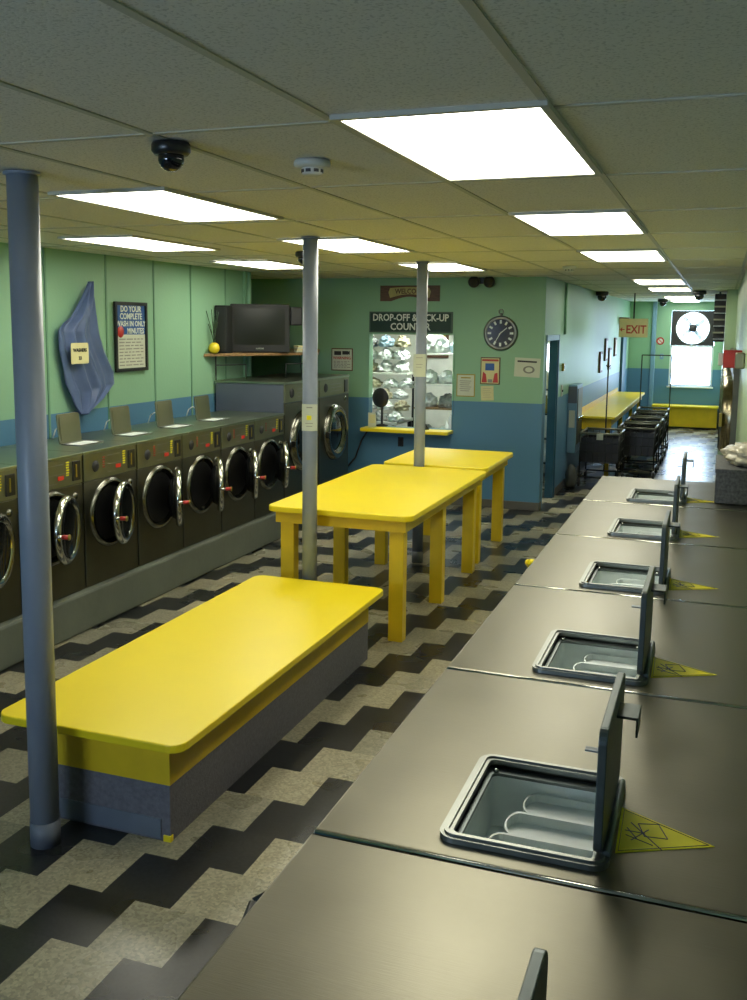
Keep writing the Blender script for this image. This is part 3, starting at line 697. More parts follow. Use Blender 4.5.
# pale water trickles / paper on the plinth top: none
# tall washers at the end
BW = .93
def tall_washer(lab, y):   # base just past the shorter row
    t = thing('tall_washer', lab, 'washing machine', (0, y, 0), 0, 'two tall washers in the corner')
    MB().box(LX-.80, LX-.012, .004, BW-.004, .05, 1.575, .004).build('cabinet', M_SIDE, t)
    MB().box(LX-.78, LX-.03, .02, BW-.02, 0, .05).build('plinth', M_PLINTH, t)
    MB().box(LX-.012, LX, .008, BW-.008, .06, 1.375, .003).build('front_panel', M_FACE, t)
    cp = MB().box(LX-.012, LX+.003, .008, BW-.008, 1.385, 1.575, .003).build('control_panel', M_FACEU, t)
    MB().box(LX-.81, LX+.006, .0, BW, 1.577, 1.60, .004).build('top_panel', M_LTOP, t)
    MB().lathe([(0, .014), (.040, .012), (.052, .0)], 24, m=T_((LX+.003, .18, 1.48)) @ WX).build('program_dial', M_MATTE, cp)
    MB().box(LX+.003, LX+.012, .76, .86, 1.40, 1.55, .004).build('coin_slot', M_BLACK, cp)
    p = MB()
    for k in range(3): p.box(LX+.003, LX+.005, .32, .66, 1.43+.04*k, 1.436+.04*k)
    p.build('panel_lines', M_GREYINK, cp)
    MB().lathe([(0, .012), (.026, .011), (.03, 0)], 20, m=T_((LX, .80, 1.32)) @ WX).build('lock', M_RING, t)
    cy, cz, r = .46, .95, .29
    m_ = T_((LX, cy, cz)) @ WX
    ro = MB().lathe([(r+.04, 0), (r+.038, .02), (r+.01, .055), (r-.03, .06), (r-.06, .04), (r-.08, .02)], 44, m=m_).build('door_ring', M_RING, t)
    MB().lathe([(0, .05), (.12, .045), (r-.08, .02)], 40, m=m_).build('door_glass', M_GLASS, ro)
    g = MB(); g.box(LX+.03, LX+.075, cy-r-.05, cy-r+.0, cz-.035, cz+.035, .006); g.build('door_handle', M_RING, ro)
tall_washer('tall washer with the plain grey side panel, mostly behind the middle pole', 9.105)
tall_washer('tall washer next to the counter wall, right of the middle pole', 9.105+BW+.005)

# ------------------------------------------------------------------ shelf with television in the corner
sh = thing('corner_shelf', 'brown wooden corner shelf on thin posts above the tall washers', 'shelf', (0, 0, 0))
MB().prism([(-5.02, 8.90), (-4.26, 10.15), (-4.80, 11.49), (-5.95, 11.49), (-5.95, 10.0), (-5.02, 10.0)], 1.855, 1.885, bev=.003).build('shelf_board', M_SHELF, sh)
for x, y in ((-4.99, 9.10), (-4.32, 10.14)):
    MB().cyl((x, y, 1.602), (x, y, 1.855), .008, seg=8).build('post', M_WIRE, sh)
for (a, b_) in (((-4.99, 9.10), (-4.80, 9.42)), ((-4.32, 10.14), (-4.52, 9.84))):
    MB().tube([(a[0], a[1], 1.76), (b_[0], b_[1], 1.76), (b_[0], b_[1], 1.602)], .007, 6).build('bracket', M_WIRE, sh)
tv = thing('television', 'large black tube television on the corner shelf', 'television', (-4.745, 9.63, 1.887), R(31)); tv.scale = (.88, .88, .90)
c = MB(); c.box(-.355, .375, -.09, 0.02, 0, .58, .015); c.build('bezel', M_TVB, tv)
c = MB(); c.prism([(-.33, .02), (.35, .02), (.17, .26), (-.11, .26)], .03, .54); c.build('case', M_TVB, tv)
b = bmesh.new(); N1, N2 = 10, 8; g = []
for j in range(N2+1):
    row = []
    for i in range(N1+1):
        u, v = -1+2*i/N1, -1+2*j/N2
        row.append(b.verts.new((u*.31, -.093-.012*(1-u*u)*(1-v*v), .31+v*.215)))
    g.append(row)
for j in range(N2):
    for i in range(N1): b.faces.new((g[j][i], g[j][i+1], g[j+1][i+1], g[j+1][i])).smooth = True
mb = MB(); mb.b.free(); mb.b = b; mb.build('screen', M_TVS, tv)
MB().box(-.05, .05, -.094, -.09, .035, .055, .001).build('badge', M_RING, tv)
for sx_, nm in ((1, 'side_speaker'),):
    so = MB().box(sx_*.46-.075, sx_*.46+.075, -.06, .10, .33, .55, .01).build(nm, M_TVB, tv)
    MB().box(sx_*.46-.06, sx_*.46+.06, -.066, -.06, .345, .535, .003).build('grille', M_MATTE, so)
    MB().box(sx_*.38-.01, sx_*.38+.01, -.02, .06, .40, .46).build('bracket', M_MATTE, so)
sp_ = thing('speaker', 'narrow black speaker standing left of the television on the corner shelf', 'speaker', (-4.945, 9.20, 1.886))
MB().box(-.07, .07, -.07, .07, 0, .50, .008).build('case', M_TVB, sp_); MB().box(-.058, .058, -.076, -.07, .02, .48, .003).build('grille', M_MATTE, sp_)
pv = thing('potted_plant', 'small round yellow vase with thin dark leaves on the corner shelf', 'potted plant', (-4.965, 9.02, 1.886)); pv.scale = (.78, .78, .9)
MB().lathe([(0, 0), (.04, 0), (.068, .03), (.075, .065), (.062, .105), (.03, .125), (.026, .12)], 24).build('vase', mat('vase_yellow', (.72, .55, .02), .3, var=.05), pv)
lf = MB(); random.seed(4)
for k in range(16):
    a = random.uniform(0, 2*PI); s = random.uniform(.03, .13); hh = random.uniform(.2, .42)
    lf.tube([(0, 0, .1), (s*.4*math.cos(a), s*.4*math.sin(a), .1+hh*.5), (s*math.cos(a), s*math.sin(a), .1+hh)], .004, 5)
lf.build('leaves', M_PLANT, pv)
for k in range(4):
    o = tag(MB().box(-.09, .09, -.06, .06, 0, .018, .003).build('remote_box', M_CREAM if k % 2 else M_PAPER, None, (-4.42, 10.08, 1.886+.0185*k)),
        ['cream booklet at the bottom of the small stack on the corner shelf', 'pale booklet second from the bottom on the corner shelf', 'cream booklet third from the bottom on the corner shelf', 'pale booklet topmost on the corner shelf by the pole'][k], 'booklet', 'booklets on the corner shelf')
    o.name = 'booklet'; o.rotation_euler = (0, 0, R(40+4*k))
tag(MB().tube([(-4.60, 10.4, 1.85), (-4.58, 10.38, 1.75), (-4.56, 10.36, 1.65), (-4.55, 10.34, 1.605)], .006, 6).build('power_cord', M_MATTE), 'black cord hanging from the television shelf', 'cord')
struct(MB().cyl((-4.98, 9.86, 1.61), (-4.98, 9.86, H-.01), .025, seg=12).build('trim_5', M_LEFT))

# ------------------------------------------------------------------ left wall: cloth and framed poster
def cloth():
    t = thing('draped_cloth', 'blue satin cloth hung on the left wall with a small sign', 'cloth', (XL+.015, -.05, 0))
    # outline as left and right edges (y, z) from top to bottom
    Lp = [(6.94, 2.53), (6.86, 2.42), (6.70, 2.24), (6.60, 2.19), (6.53, 2.13), (6.53, 1.98), (6.57, 1.85), (6.60, 1.70), (6.67, 1.60), (6.72, 1.50), (6.78, 1.435)]
    Rp = [(6.955, 2.535), (7.00, 2.40), (7.03, 2.28), (7.06, 2.19), (7.08, 2.10), (7.13, 1.98), (7.20, 1.87), (7.27, 1.77), (7.27, 1.67), (7.10, 1.55), (6.86, 1.435)]
    def lerp(P, t_):
        f = t_*(len(P)-1); i = min(int(f), len(P)-2); f -= i
        return P[i][0]*(1-f)+P[i+1][0]*f, P[i][1]*(1-f)+P[i+1][1]*f
    b = bmesh.new(); NU, NV = 56, 60; V = []
    for j in range(NV+1):
        v = j/NV; a, c = lerp(Lp, v), lerp(Rp, v); row = []
        for i in range(NU+1):
            u = i/NU; y = a[0]*(1-u)+c[0]*u; z = a[1]*(1-u)+c[1]*u
            fold = math.sin(u*21+1.2*math.sin(v*5)+v*2.0)*.5+.3*math.sin(u*31-v*4)
            sw = math.sin((v*9+ (u-.45)**2*14))*max(0, 1-abs(v-.33)*4.5)*max(0, 1-u*1.2)   # swag under the top left
            e = math.sin(PI*u)**.4
            d = .045+.042*fold*e+.05*sw*e+.02*e
            row.append(b.verts.new((d, y, z)))
        V.append(row)
    for j in range(NV):
        for i in range(NU): b.faces.new((V[j][i], V[j+1][i], V[j+1][i+1], V[j][i+1])).smooth = True
    bmesh.ops.solidify(b, geom=list(b.faces), thickness=.004)
    for f in b.faces: f.smooth = True
    mb = MB(); mb.b.free(); mb.b = b; mb.build('fabric', M_CLOTH, t)
    MB().prism([(p[0], p[1]) for p in rrect(-.115, .115, -.085, .085, .015)], 0, .004, m=T_((.118, 6.70, 1.945)) @ Matrix.Rotation(R(90), 4, 'Z') @ Matrix.Rotation(R(90), 4, 'X')).build('sign_card', M_CREAM, t)
    text('sign_text', 'WASHERS', .040, M_INK, t, (.1235, 6.70, 1.970), FACE_X)
    text('sign_text', '33', .040, M_INK, t, (.1235, 6.70, 1.905), FACE_X)
    return t
cloth()
po_ = thing('framed_poster', 'blue and white poster in a black frame on the left wall', 'poster', (XL+.012, 7.565, 2.07))
MB().ringprism([(p[0], p[1]) for p in rrect(-.255, .255, -.31, .31, .004, 1)], [(p[0], p[1]) for p in rrect(-.225, .225, -.28, .28, .004, 1)], 0, .022, m=Matrix.Rotation(R(90), 4, 'Z') @ Matrix.Rotation(R(90), 4, 'X')).build('frame', M_BLACK, po_)
MB().box(0, .010, -.225, .225, -.28, .02).build('lower_sheet', M_PAPER, po_)
MB().box(0, .010, -.225, .225, .02, .28).build('upper_sheet', M_BLUEP, po_)
for s, y, z, sz in (('DO YOUR', 0, .245, .075), ('COMPLETE', 0, .180, .075), ('WASH IN ONLY', 0, .115, .068), ('MINUTES', .07, .050, .070)):
    text('poster_text', s, sz, M_LETTER, po_, (.0115, y, z), FACE_X, sx=.95)
MB().lathe([(0, .003), (.05, .002), (.052, 0)], 24, m=T_((.010, -.165, .045)) @ WX).build('red_dot', M_RED, po_)
pb = MB(); random.seed(2)
for k in range(9):
    z = -.02-.029*k; y = -.19
    while y < .17:
        L = random.uniform(.03, .10); pb.box(.010, .0112, y, min(y+L, .19), z-.006, z+.004); y += L+.02
pb.build('poster_print', M_GREYINK, po_)

# ------------------------------------------------------------------ counter wall
cw_ = thing('counter_ledge', 'yellow counter ledge under the drop-off window', 'counter', (-3.59, YB, .885))
MB().prism(rrect(-.575, .56, -.25, .16, .03), 0, .042, bev=.006, m=T_((0, -.0, 0))).build('ledge_top', M_YEL, cw_)
wfm = thing('window_2', 'x', 'x'); struct(wfm); del wfm['category']; del wfm['label']
q = MB(); q.box(-4.15, -4.13, YB-.015, YB+.13, .93, 2.10, .003); q.box(-3.05, -3.03, YB-.015, YB+.13, .93, 2.10, .003); q.box(-4.15, -3.03, YB-.015, YB+.13, 2.085, 2.10, .003)
q.build('window_frame', M_BACK, wfm)
sg = thing('counter_sign', 'dark green sign with white letters above the counter window', 'sign', (-3.595, YB-.012, 2.235))
MB().box(-.535, .535, -.012, .012, -.128, .128, .004).build('sign_frame', M_SIGNF, sg)
MB().box(-.515, .515, -.016, -.010, -.110, .110).build('sign_board', M_SIGN, sg)
text('sign_text', 'DROP-OFF & PICK-UP', .118, M_LETTER, sg, (0, -.018, .052), FACE_Y, sx=.86)
text('sign_text', 'COUNTER', .118, M_LETTER, sg, (0, -.018, -.058), FACE_Y, sx=.92)
wl = thing('welcome_sign', 'brown wooden sign with a cream banner near the ceiling', 'sign', (-3.61, YB-.012, 2.585))
o = MB()
arch = [(.38, -.095), (.38, .095), (-.38, .095), (-.38, -.095), (-.24, -.095)]+[(-.24+.48*k/10, -.095+.055*math.sin(PI*k/10)) for k in range(1, 10)]+[(.24, -.095)]
o.prism(arch, -.012, .012, m=WY); o.build('board', M_WOOD, wl)
ban = [(-.25+.50*k/10, -.055+.045*math.sin(PI*k/10)) for k in range(11)]+[(.27, .02), (.25, .065)]+[(.25-.50*k/10, .065+.012*math.sin(PI*k/10)) for k in range(1, 11)]+[(-.27, .01)]
MB().prism(ban, .012, .020, m=WY).build('banner', mat('banner_cream', (.42, .36, .14), .6, var=.15, scale=10), wl)
text('sign_text', 'WELCOME', .085, M_WOOD, wl, (0, -.0215, .022), FACE_Y, sx=.9)
ws_ = thing('warning_sign', 'small white camera warning sign left of the counter window', 'sign', (-4.495, YB-.008, 1.76))
MB().box(-.145, .145, -.006, .006, -.142, .142, .002).build('sign_frame', M_WOOD, ws_)
MB().box(-.132, .132, -.008, -.005, -.129, .129).build('sign_board', M_PAPER, ws_)
k = MB(); k.box(-.105, -.01, -.011, -.008, .055, .105, .004); k.box(.005, .085, -.011, -.008, .062, .108, .004); k.prism([(.085, .07), (.105, .06), (.105, .11), (.085, .10)], .008, .011, m=WY); k.build('camera_symbol', M_INK, ws_)
text('sign_text', 'WARNING', .05, M_REDINK, ws_, (0, -.009, .018), FACE_Y, sx=1.0)
k = MB(); random.seed(8)
for j in range(5):
    x = -.11
    while x < .08: L = random.uniform(.02, .05); k.box(x, x+L, -.0095, -.008, -.025-.018*j-.004, -.025-.018*j+.004); x += L+.012
k.build('sign_print', M_GREYINK, ws_)
ck = thing('wall_clock', 'round pocket-watch style clock with a dark face on the counter wall', 'clock', (-2.47, YB, 2.115))
MB().lathe([(.205, 0), (.205, .025), (.190, .04), (.172, .04), (.165, .028)], 48, m=WY).build('case', M_RIM, ck)
MB().lathe([(.17, .028), (.100, .024), (0, .022)], 48, m=WY).build('dial', mat('dial_black', (.02, .02, .025), .25, .3), ck)
for k_ in range(12):
    a = R(30*k_); MB().box(-.012, .012, .112, .155, .026, .031, m=WY @ Matrix.Rotation(a, 4, 'Z')).build('numeral', M_LETTER, ck)
n1 = MB(); n1.box(-.005, .005, -.02, .10, .032, .034, m=WY @ Matrix.Rotation(R(-50), 4, 'Z')); n1.box(-.004, .004, -.02, .13, .034, .036, m=WY @ Matrix.Rotation(R(150), 4, 'Z')); n1.build('hands', M_LETTER, ck)
n1 = MB(); n1.cyl((0, -.02, .20), (0, -.02, .235), .018, seg=14); n1.torus(.028, .006, m=T_((0, -.02, .252)) @ WY, seg=20); n1.build('crown', M_RIM, ck)
el = thing('emergency_light', 'pair of round black emergency lamp heads under the ceiling by the clock', 'emergency light', (-2.70, YB, 2.715))
MB().box(-.10, .10, -.03, 0, -.02, .05, .006).build('bracket', M_BLACK, el)
for s in (-1, 1):
    MB().lathe([(0, .12), (.055, .12), (.068, .11), (.070, .09), (.05, .03), (0, .02)], 28, m=T_((s*.092, 0, 0)) @ WY).build('lamp_head', M_BLACK, el)
    MB().lathe([(0, .1225), (.045, .1225)], 24, m=T_((s*.092, 0, 0)) @ WY).build('lens', M_DOME, el.children[-1])
def sheet(name, x, z, w_, h_, m, lab, rot=0, frame=None, cat='notice'):
    t = thing(name, lab, cat, (x, YB, z))
    rr = Matrix.Rotation(R(rot), 4, 'Y')
    if frame: MB().box(-w_/2-.012, w_/2+.012, -.012, 0, -h_/2-.012, h_/2+.012, .002, m=rr).build('frame', frame, t)
    MB().box(-w_/2, w_/2, -.014 if frame else -.003, -.001, -h_/2, h_/2, m=rr).build('sheet', m, t)
    return t, (-.0155 if frame else -.0045), rr
t, yy, rr = sheet('framed_notice', -2.882, 1.482, .205, .25, M_PAPER, 'cream notice in a thin gold frame right of the counter window', 0, M_GOLD)
k = MB(); k.box(-.06, .06, yy, yy+.002, .085, .10); k.build('heading', M_GOLD, t)
k = MB()
for j in range(6): k.box(-.075+.01*(j % 2), .07-.012*(j % 3), yy, yy+.002, .05-.024*j, .058-.024*j)
k.build('print', M_GREYINK, t)
t, yy, rr = sheet('colour_poster', -2.585, 1.665, .215, .30, M_CREAM, 'small red and cream poster with a blue centre under the clock', 0, M_WOOD)
MB().box(-.10, .10, yy, yy+.002, .115, .14).build('heading', M_REDINK, t)
MB().box(-.06, .05, yy, yy+.002, .005, .09).build('picture', M_BLUEP, t)
k = MB(); k.prism([(-.10, -.14), (-.035, -.14), (-.05, -.04), (-.085, -.01)], -yy, -yy+.002, m=WY); k.prism([(.035, -.14), (.10, -.14), (.09, -.02), (.055, -.03)], -yy, -yy+.002, m=WY); k.build('figures', M_RED, t)
MB().box(-.025, .028, yy, yy+.002, -.14, -.10).build('caption', M_GREYINK, t)
t, yy, rr = sheet('note_sheet', -2.615, 1.395, .155, .175, M_CREAM, 'small yellowish note hanging below the colour poster', -3)
k = MB()
for j in range(5): k.box(-.055, .05-.015*(j % 2), yy, yy+.002, .055-.026*j, .058-.026*j, m=rr)
k.build('print', M_GREYINK, t)
t, yy, rr = sheet('white_notice', -2.142, 1.715, .305, .225, M_PAPER, 'white sheet with a dark oval picture near the wall corner', 2)
k = MB(); k.box(-.12, .11, yy, yy+.002, .060, .080, m=rr); k.build('heading', M_INK, t)
k = MB(); k.lathe([(.040, .0035), (.062, .0035), (.062, .0055), (.040, .0055), (.040, .0035)], 28, m=T_((.02, 0, -.025)) @ Matrix.Diagonal((1.1, 1, .72, 1)) @ WY); k.build('picture', M_GREYINK, t)
t = thing('wall_outlet', 'small dark outlet on the blue wall below the counter ledge', 'outlet', (-3.70, YB, .75))
MB().box(-.036, .036, -.012, 0, -.06, .06, .004).build('cover_plate', M_BLACK, t)
MB().box(-.018, .018, -.016, -.012, -.04, .04, .002).build('socket', M_DRUM, t)
tag(MB().tube([(-4.12, YB-.02, .90), (-4.22, YB-.02, .74), (-4.30, YB-.02, .52), (-4.42, YB-.02, .38), (-4.52, YB-.02, .28)], .011, 8).build('black_hose', M_MATTE), 'black hose running down from the counter ledge to the tall washer', 'hose')
# things on the counter
t = thing('card_holder', 'small pale card holder at the left end of the counter ledge', 'card holder', (-4.05, YB-.10, .929), R(20))
MB().box(-.05, .05, -.02, .02, 0, .18, .003).build('holder', M_PAPER, t); MB().box(-.04, .04, -.024, -.02, .05, .16).build('card', M_CREAM, t)
t = thing('desk_fan', 'round black fan head just inside the counter window', 'fan', (-3.98, YB+.075, .929), R(-20))
MB().lathe([(0, 0), (.08, 0), (.08, .015), (.015, .03), (.012, .28), (0, .28)], 24).build('stand', M_BLACK, t)
MB().lathe([(0, -.04), (.10, -.035), (.125, 0), (.12, .02), (.06, .035), (0, .04)], 28, m=T_((0, -.03, .36)) @ WY).build('fan_head', M_MATTE, t)
t = thing('bell', 'small black service bell on the right part of the ledge', 'bell', (-3.36, YB-.08, .928))
MB().lathe([(0, .06), (.008, .06), (.01, .05), (.035, .035), (.045, .01), (.05, 0), (0, 0)], 24).build('dome', M_BLACK, t)
MB().lathe([(0, .07), (.007, .068), (.007, .055)], 12).build('button', M_RING, t)

# ---- behind the counter
rk = thing('shelf_unit', 'white shelf unit of laundry bundles behind the counter window, right half', 'shelf', (-3.42, 12.75, 0))
for x in (-.48, .36):
    for y in (0, .45): MB().box(x-.015, x+.015, y-.015, y+.015, 0, 2.0).build('post', M_WHITE, rk)
for z in (.62, 1.06, 1.38, 1.80): MB().box(-.50, .38, -.02, .47, z, z+.025, .003).build('shelf_board', M_SHELF if z < 1.3 else M_WHITE, rk)
st = thing('folding_counter', 'work table holding heaped laundry bags behind the counter, left half', 'table', (-4.75, 12.6, 0))
MB().box(-.62, .62, 0, .8, .83, .87, .004).build('table_top', M_CASE, st)
for x in (-.58, .58):
    for y in (.04, .76): MB().box(x-.025, x+.025, y-.025, y+.025, 0, .83).build('leg', M_WIRE, st)
hr = thing('high_shelf', 'wall shelf with wrapped bundles at the upper left behind the counter', 'shelf', (-4.75, 12.98, 1.50))
MB().box(-.65, .65, 0, .5, 0, .03, .004).build('shelf_board', M_CASE, hr)
for x in (-.6, .6): MB().box(x-.015, x+.015, .45, .48, -1.50, 0).build('post', M_WIRE, hr)
def bag(x, y, z, s, m, seed, lab, am=.42):
    t = MB().blob(s[0], s[1], s[2], seed, am, 2.6, 4)
    t.blob(s[0]*.45, s[1]*.45, s[2]*.35, seed+40, .6, 3, 3, m=T_((s[0]*.1*math.cos(seed), 0, s[2]*1.32)))
    o = t.build('laundry_bag', m, None, (x, y, z)); tag(o, lab, 'laundry bag', 'wrapped laundry behind the counter')
    return o
mats_ = [M_BAG, M_BAG, M_BAGB, M_BAG, M_BAG, M_BAGT, M_BAG, M_BAGG]
rown = ['bottom', 'second', 'third', 'top']; pos3 = ['left', 'middle', 'right']
colr = {M_BAG.name: 'white', M_BAGB.name: 'pale blue', M_BAGT.name: 'tan', M_BAGG.name: 'grey'}
q_ = 0
for L_ in range(4):
    for j in range(3):
        mt = mats_[(q_*7+L_*2) % 8]; q_ += 1
        bag(-4.66+.24*j+(.05 if L_ % 2 else 0), 12.74+.11*L_, .872+.148*L_, (.100, .12, .075), mt, q_,
            f'{colr[mt.name]} wrapped bundle, {pos3[j]} in the {rown[L_]} layer of the heap on the work table')
for L_ in range(3):
    for j in range(3):
        mt = mats_[(q_*3+1) % 8]; q_ += 1
        bag(-4.73+.24*j, 13.2, 1.533+.178*L_, (.100, .14, .09), mt, q_, f'{colr[mt.name]} wrapped bundle, {pos3[j]} in the {rown[L_]} layer on the high office shelf')
for z, nm, ms_ in ((.646, 'lowest', (M_BAGG, M_BAG)), (1.086, 'second lowest', (M_BAG, M_BAGG)), (1.406, 'second highest', (M_BAG, M_BAG))):
    for j in range(2):
        q_ += 1
        bag(-3.76+.26*j, 12.93, z, (.11, .15, .10), ms_[j], q_, f'{colr[ms_[j].name]} bag, {["left", "right"][j]} on the {nm} board of the shelf unit')
bag(-3.69, 12.95, 1.826, (.17, .17, .16), M_BAG, 61, 'big puffy white bag on the top board of the shelf unit')
bag(-3.36, 12.97, 1.826, (.10, .14, .12), M_BAGB, 62, 'small blue bag at the right of the top board of the shelf unit')
bag(-3.20, 12.1, .002, (.12, .12, .60), M_BAG, 63, 'tall white bag just inside the window at its lower right')
fp = thing('framed_picture', 'dark framed board hanging on the office wall behind the pole', 'picture', (-4.16, 14.59, 1.95))
MB().box(-.22, .22, -.02, 0, -.25, .25, .004).build('frame', M_WOOD, fp); MB().box(-.17, .17, -.024, -.02, .08, .2).build('picture_sheet', M_GOLD, fp); MB().box(-.17, .17, -.024, -.02, -.2, .05).build('lower_board', M_WOOD, fp)
# items seen through the narrow doorway
sr = thing('supply_rack', 'narrow rack of coloured supplies seen through the blue doorway', 'rack', (-2.62, 13.8, 0))
for x in (-.3, .38):
    for y in (0, .3): MB().box(x-.012, x+.012, y-.012, y+.012, 0, 1.75).build('post', M_WIRE, sr)
for z in (.25, .6, .95, 1.3): MB().box(-.32, .40, -.01, .31, z, z+.02).build('shelf_board', M_WIRE, sr)
for k_, (z, cm, nm) in enumerate(((.622, M_WHITE, 'white'), (.972, M_GOLD, 'golden'), (1.322, M_BAGT, 'tan'), (.272, M_BAG, 'pale'))):
    for j in range(3):
        o = MB().lathe([(0, 0), (.07, 0), (.075, .02), (.075, .17), (.03, .21), (.03, .25), (0, .25)], 20).build('supply_jug', cm, None, (-2.80+.24*j, 13.93, z))
        tag(o, f'{nm} supply jug, {["left", "middle", "right"][j]} of its board on the doorway rack', 'jug', 'jugs on the doorway rack')
wl2 = thing('wall_lamp', 'bright white vertical lamp glimpsed through the blue doorway', 'lamp', (-2.30, 14.0, 1.55))
MB().box(-.10, .22, .0, .04, -.02, .42, .01).build('lamp_base', M_WHITE, wl2)
MB().box(-.08, .20, -.02, .0, .0, .40, .01).build('lamp_tube', lamp_mat('tube_glow', (.85, .95, 1.0), 6.0), wl2)

# ------------------------------------------------------------------ side wall of the corridor
tag(MB().tube([(XS+.02, 12.95, 2.10), (XS+.02, 12.95, H-.01)], .018, 10).build('conduit', M_BACK), 'thin green conduit on the wall above the blue doorway', 'conduit')
t = thing('thermostat', 'small dark thermostat on the side wall past the blue doorway', 'thermostat', (XS, 12.95, 1.67))
MB().box(0, .03, -.05, .05, -.05, .05, .006).build('case', M_GOLD, t); MB().box(.03, .034, -.02, .02, -.02, .02).build('display', M_BLACK, t)
t = thing('light_switch', 'switch plate below the thermostat on the side wall', 'switch', (XS, 12.95, 1.36))
MB().box(0, .012, -.05, .05, -.075, .075, .003).build('cover_plate', M_TBAR, t)
for s in (-1, 1): MB().box(.012, .022, s*.022-.006, s*.022+.006, -.015, .015, .002).build('toggle', M_BLACK, t)
vm = thing('soap_vender', 'narrow wall-mounted soap vending cabinet on the side wall', 'vending machine', (XS+.001, 13.60, .45))
MB().box(0, .12, 0, .55, 0, .95, .01).build('cabinet', M_FRAMEB, vm)
MB().box(.0, .12, -.004, .0, .70, .93).build('side_top', M_SIDE, vm)
MB().box(.02, .10, -.006, -.001, .36, .60, .002).build('side_label', M_PAPER, vm)
MB().box(.12, .13, .04, .51, .12, .90, .004).build('front_panel', M_FACE, vm)
for k_ in range(4): MB().box(.13, .15, .08+.11*k_, .14+.11*k_, .45, .50, .003).build('knob', M_CHROME, vm)
pics = [(17.2, 1.60, .36, .34), (17.95, 1.80, .40, .34), (18.6, 1.62, .40, .34), (19.55, 1.82, .36, .34)]
plab = ['nearest dark picture panel on the side wall, hung low above the yellow counter', 'second dark picture panel on the side wall, hung higher', 'third picture panel on the side wall, hung lower', 'last picture panel on the side wall, highest of the four']
for (y, z, hh, ww_), lb in zip(pics, plab):
    t = thing('picture_panel', lb, 'picture', (XS, y, z), 0, 'four picture panels on the side wall')
    MB().box(0, .03, -ww_/2, ww_/2, -hh/2, hh/2, .004).build('frame', M_WOOD, t)
    MB().box(.03, .034, -ww_/2+.04, ww_/2-.04, -hh/2+.04, hh/2-.04).build('picture', M_BAGT, t)
tt = thing('wall_table', 'long yellow folding counter along the side wall of the corridor', 'table', (XS+.002, 14.5, 0))
MB().prism(rrect(0, .555, 0, 5.9, .04), .862, .90, bev=.006).build('table_top', M_YEL, tt)
q = MB(); q.box(.03, .50, .05, .075, .70, .862); q.box(.475, .50, .075, 5.85, .76, .862); q.build('apron', M_YELB, tt)
MB().box(0, .02, .05, 5.85, .90, .98, .004).build('backsplash', M_YELB, tt)
for y in (.12, 2.0, 3.9, 5.75): MB().box(.42, .48, y-.03, y+.03, 0, .862, .004).build('leg', M_YELB, tt)
fb = thing('far_bench', 'low yellow bench across the far wall under the window', 'bench', (0, 0, 0))
MB().prism(rrect(-1.37, .02, 22.35, 22.80, .02), .465, .505, bev=.005).build('bench_top', M_YEL, fb)
MB().box(-1.35, .0, 22.42, 22.80, .04, .465).build('bench_front', M_YELB, fb)
MB().box(-1.34, -.01, 22.46, 22.80, 0, .04).build('toe_kick', M_MATTE, fb)
# exit sign
ex = thing('exit_sign', 'pale exit sign with an arrow hanging in the corridor', 'exit sign', (-1.40, 17.0, 2.19), R(-3))
MB().box(-.235, .235, -.02, .02, -.155, .155, .008).build('sign_case', M_CREAM, ex)
text('sign_text', 'EXIT', .19, M_REDINK, ex, (.045, -.0215, -.03), FACE_Y, sx=.85)
k = MB(); k.box(-.20, -.14, -.023, -.020, -.035, -.02); k.prism([(-.22, -.028), (-.18, -.065), (-.18, .010)], .020, .023, m=WY); k.build('arrow', M_REDINK, ex)
MB().cyl((0, 0, .155), (0, 0, H-2.19-.004), .012, seg=10).build('stem', M_WIRE, ex)
t = thing('exit_lamp', 'small brown lamp box on the side wall beyond the exit sign', 'lamp', (XS, 20.3, 2.33))
MB().box(0, .20, -.08, .08, -.07, .07, .01).build('case', M_WOOD, t); MB().box(.05, .16, -.09, -.08, -.04, .03, .002).build('lens', M_CREAM, t)
# no-smoking disc and switch on far wall
ns = thing('no_smoking_sign', 'small round red and white sign on the far wall left of the window', 'sign', (-1.285, YF, 1.905))
MB().lathe([(.055, 0), (.085, 0), (.085, .006), (.055, .006), (.055, 0)], 30, m=WY).build('red_ring', M_RED, ns)
MB().lathe([(0, .003), (.055, .003)], 30, m=WY).build('sign_disc', M_PAPER, ns)
MB().box(-.06, .06, -.009, -.004, -.008, .008, m=Matrix.Rotation(R(45), 4, 'Y')).build('red_bar', M_RED, ns)
t = thing('wall_switch', 'faint switch plate under the round sign on the far wall', 'switch', (-1.24, YF, 1.56))
MB().box(-.04, .04, -.01, 0, -.06, .06, .003).build('cover_plate', M_FRAMEB, t); MB().box(-.008, .008, -.018, -.01, -.015, .015).build('toggle', M_WHITE, t)
# louvred heater high on the right
hv = thing('unit_heater', 'dark louvred heater hung high in the far right corner', 'heater', (-.135, 16.2, 1.99))
MB().box(0, .17, .03, .75, 0, .74, .01).build('case', M_MATTE, hv)
for k_ in range(7):
    MB().box(0, .17, -.02, .03, .03+.10*k_, .055+.10*k_, m=None).build('louvre', M_FACEU if k_ % 2 else M_RING, hv)
MB().box(.06, .09, .3, .5, .74, H-1.99-.005).build('hanger', M_WIRE, hv)
# fire alarm horn on the right wall
fa = thing('fire_alarm', 'red fire alarm box on the right wall beyond the washers', 'fire alarm', (XR, 9.9, 1.83))
MB().box(-.165, 0, -.10, .10, 0, .165, .008).build('case', M_RED, fa)
MB().box(-.21, -.165, -.06, .10, .02, .135, .006).build('strobe', M_WHITE, fa)
tag(MB().box(-.075, 0, -.10, .10, 0, .13, .01).build('junction_box', M_FACEU, None, (XR, 8.7, 1.87)), 'grey junction box on the right wall next to the red alarm', 'electrical box')

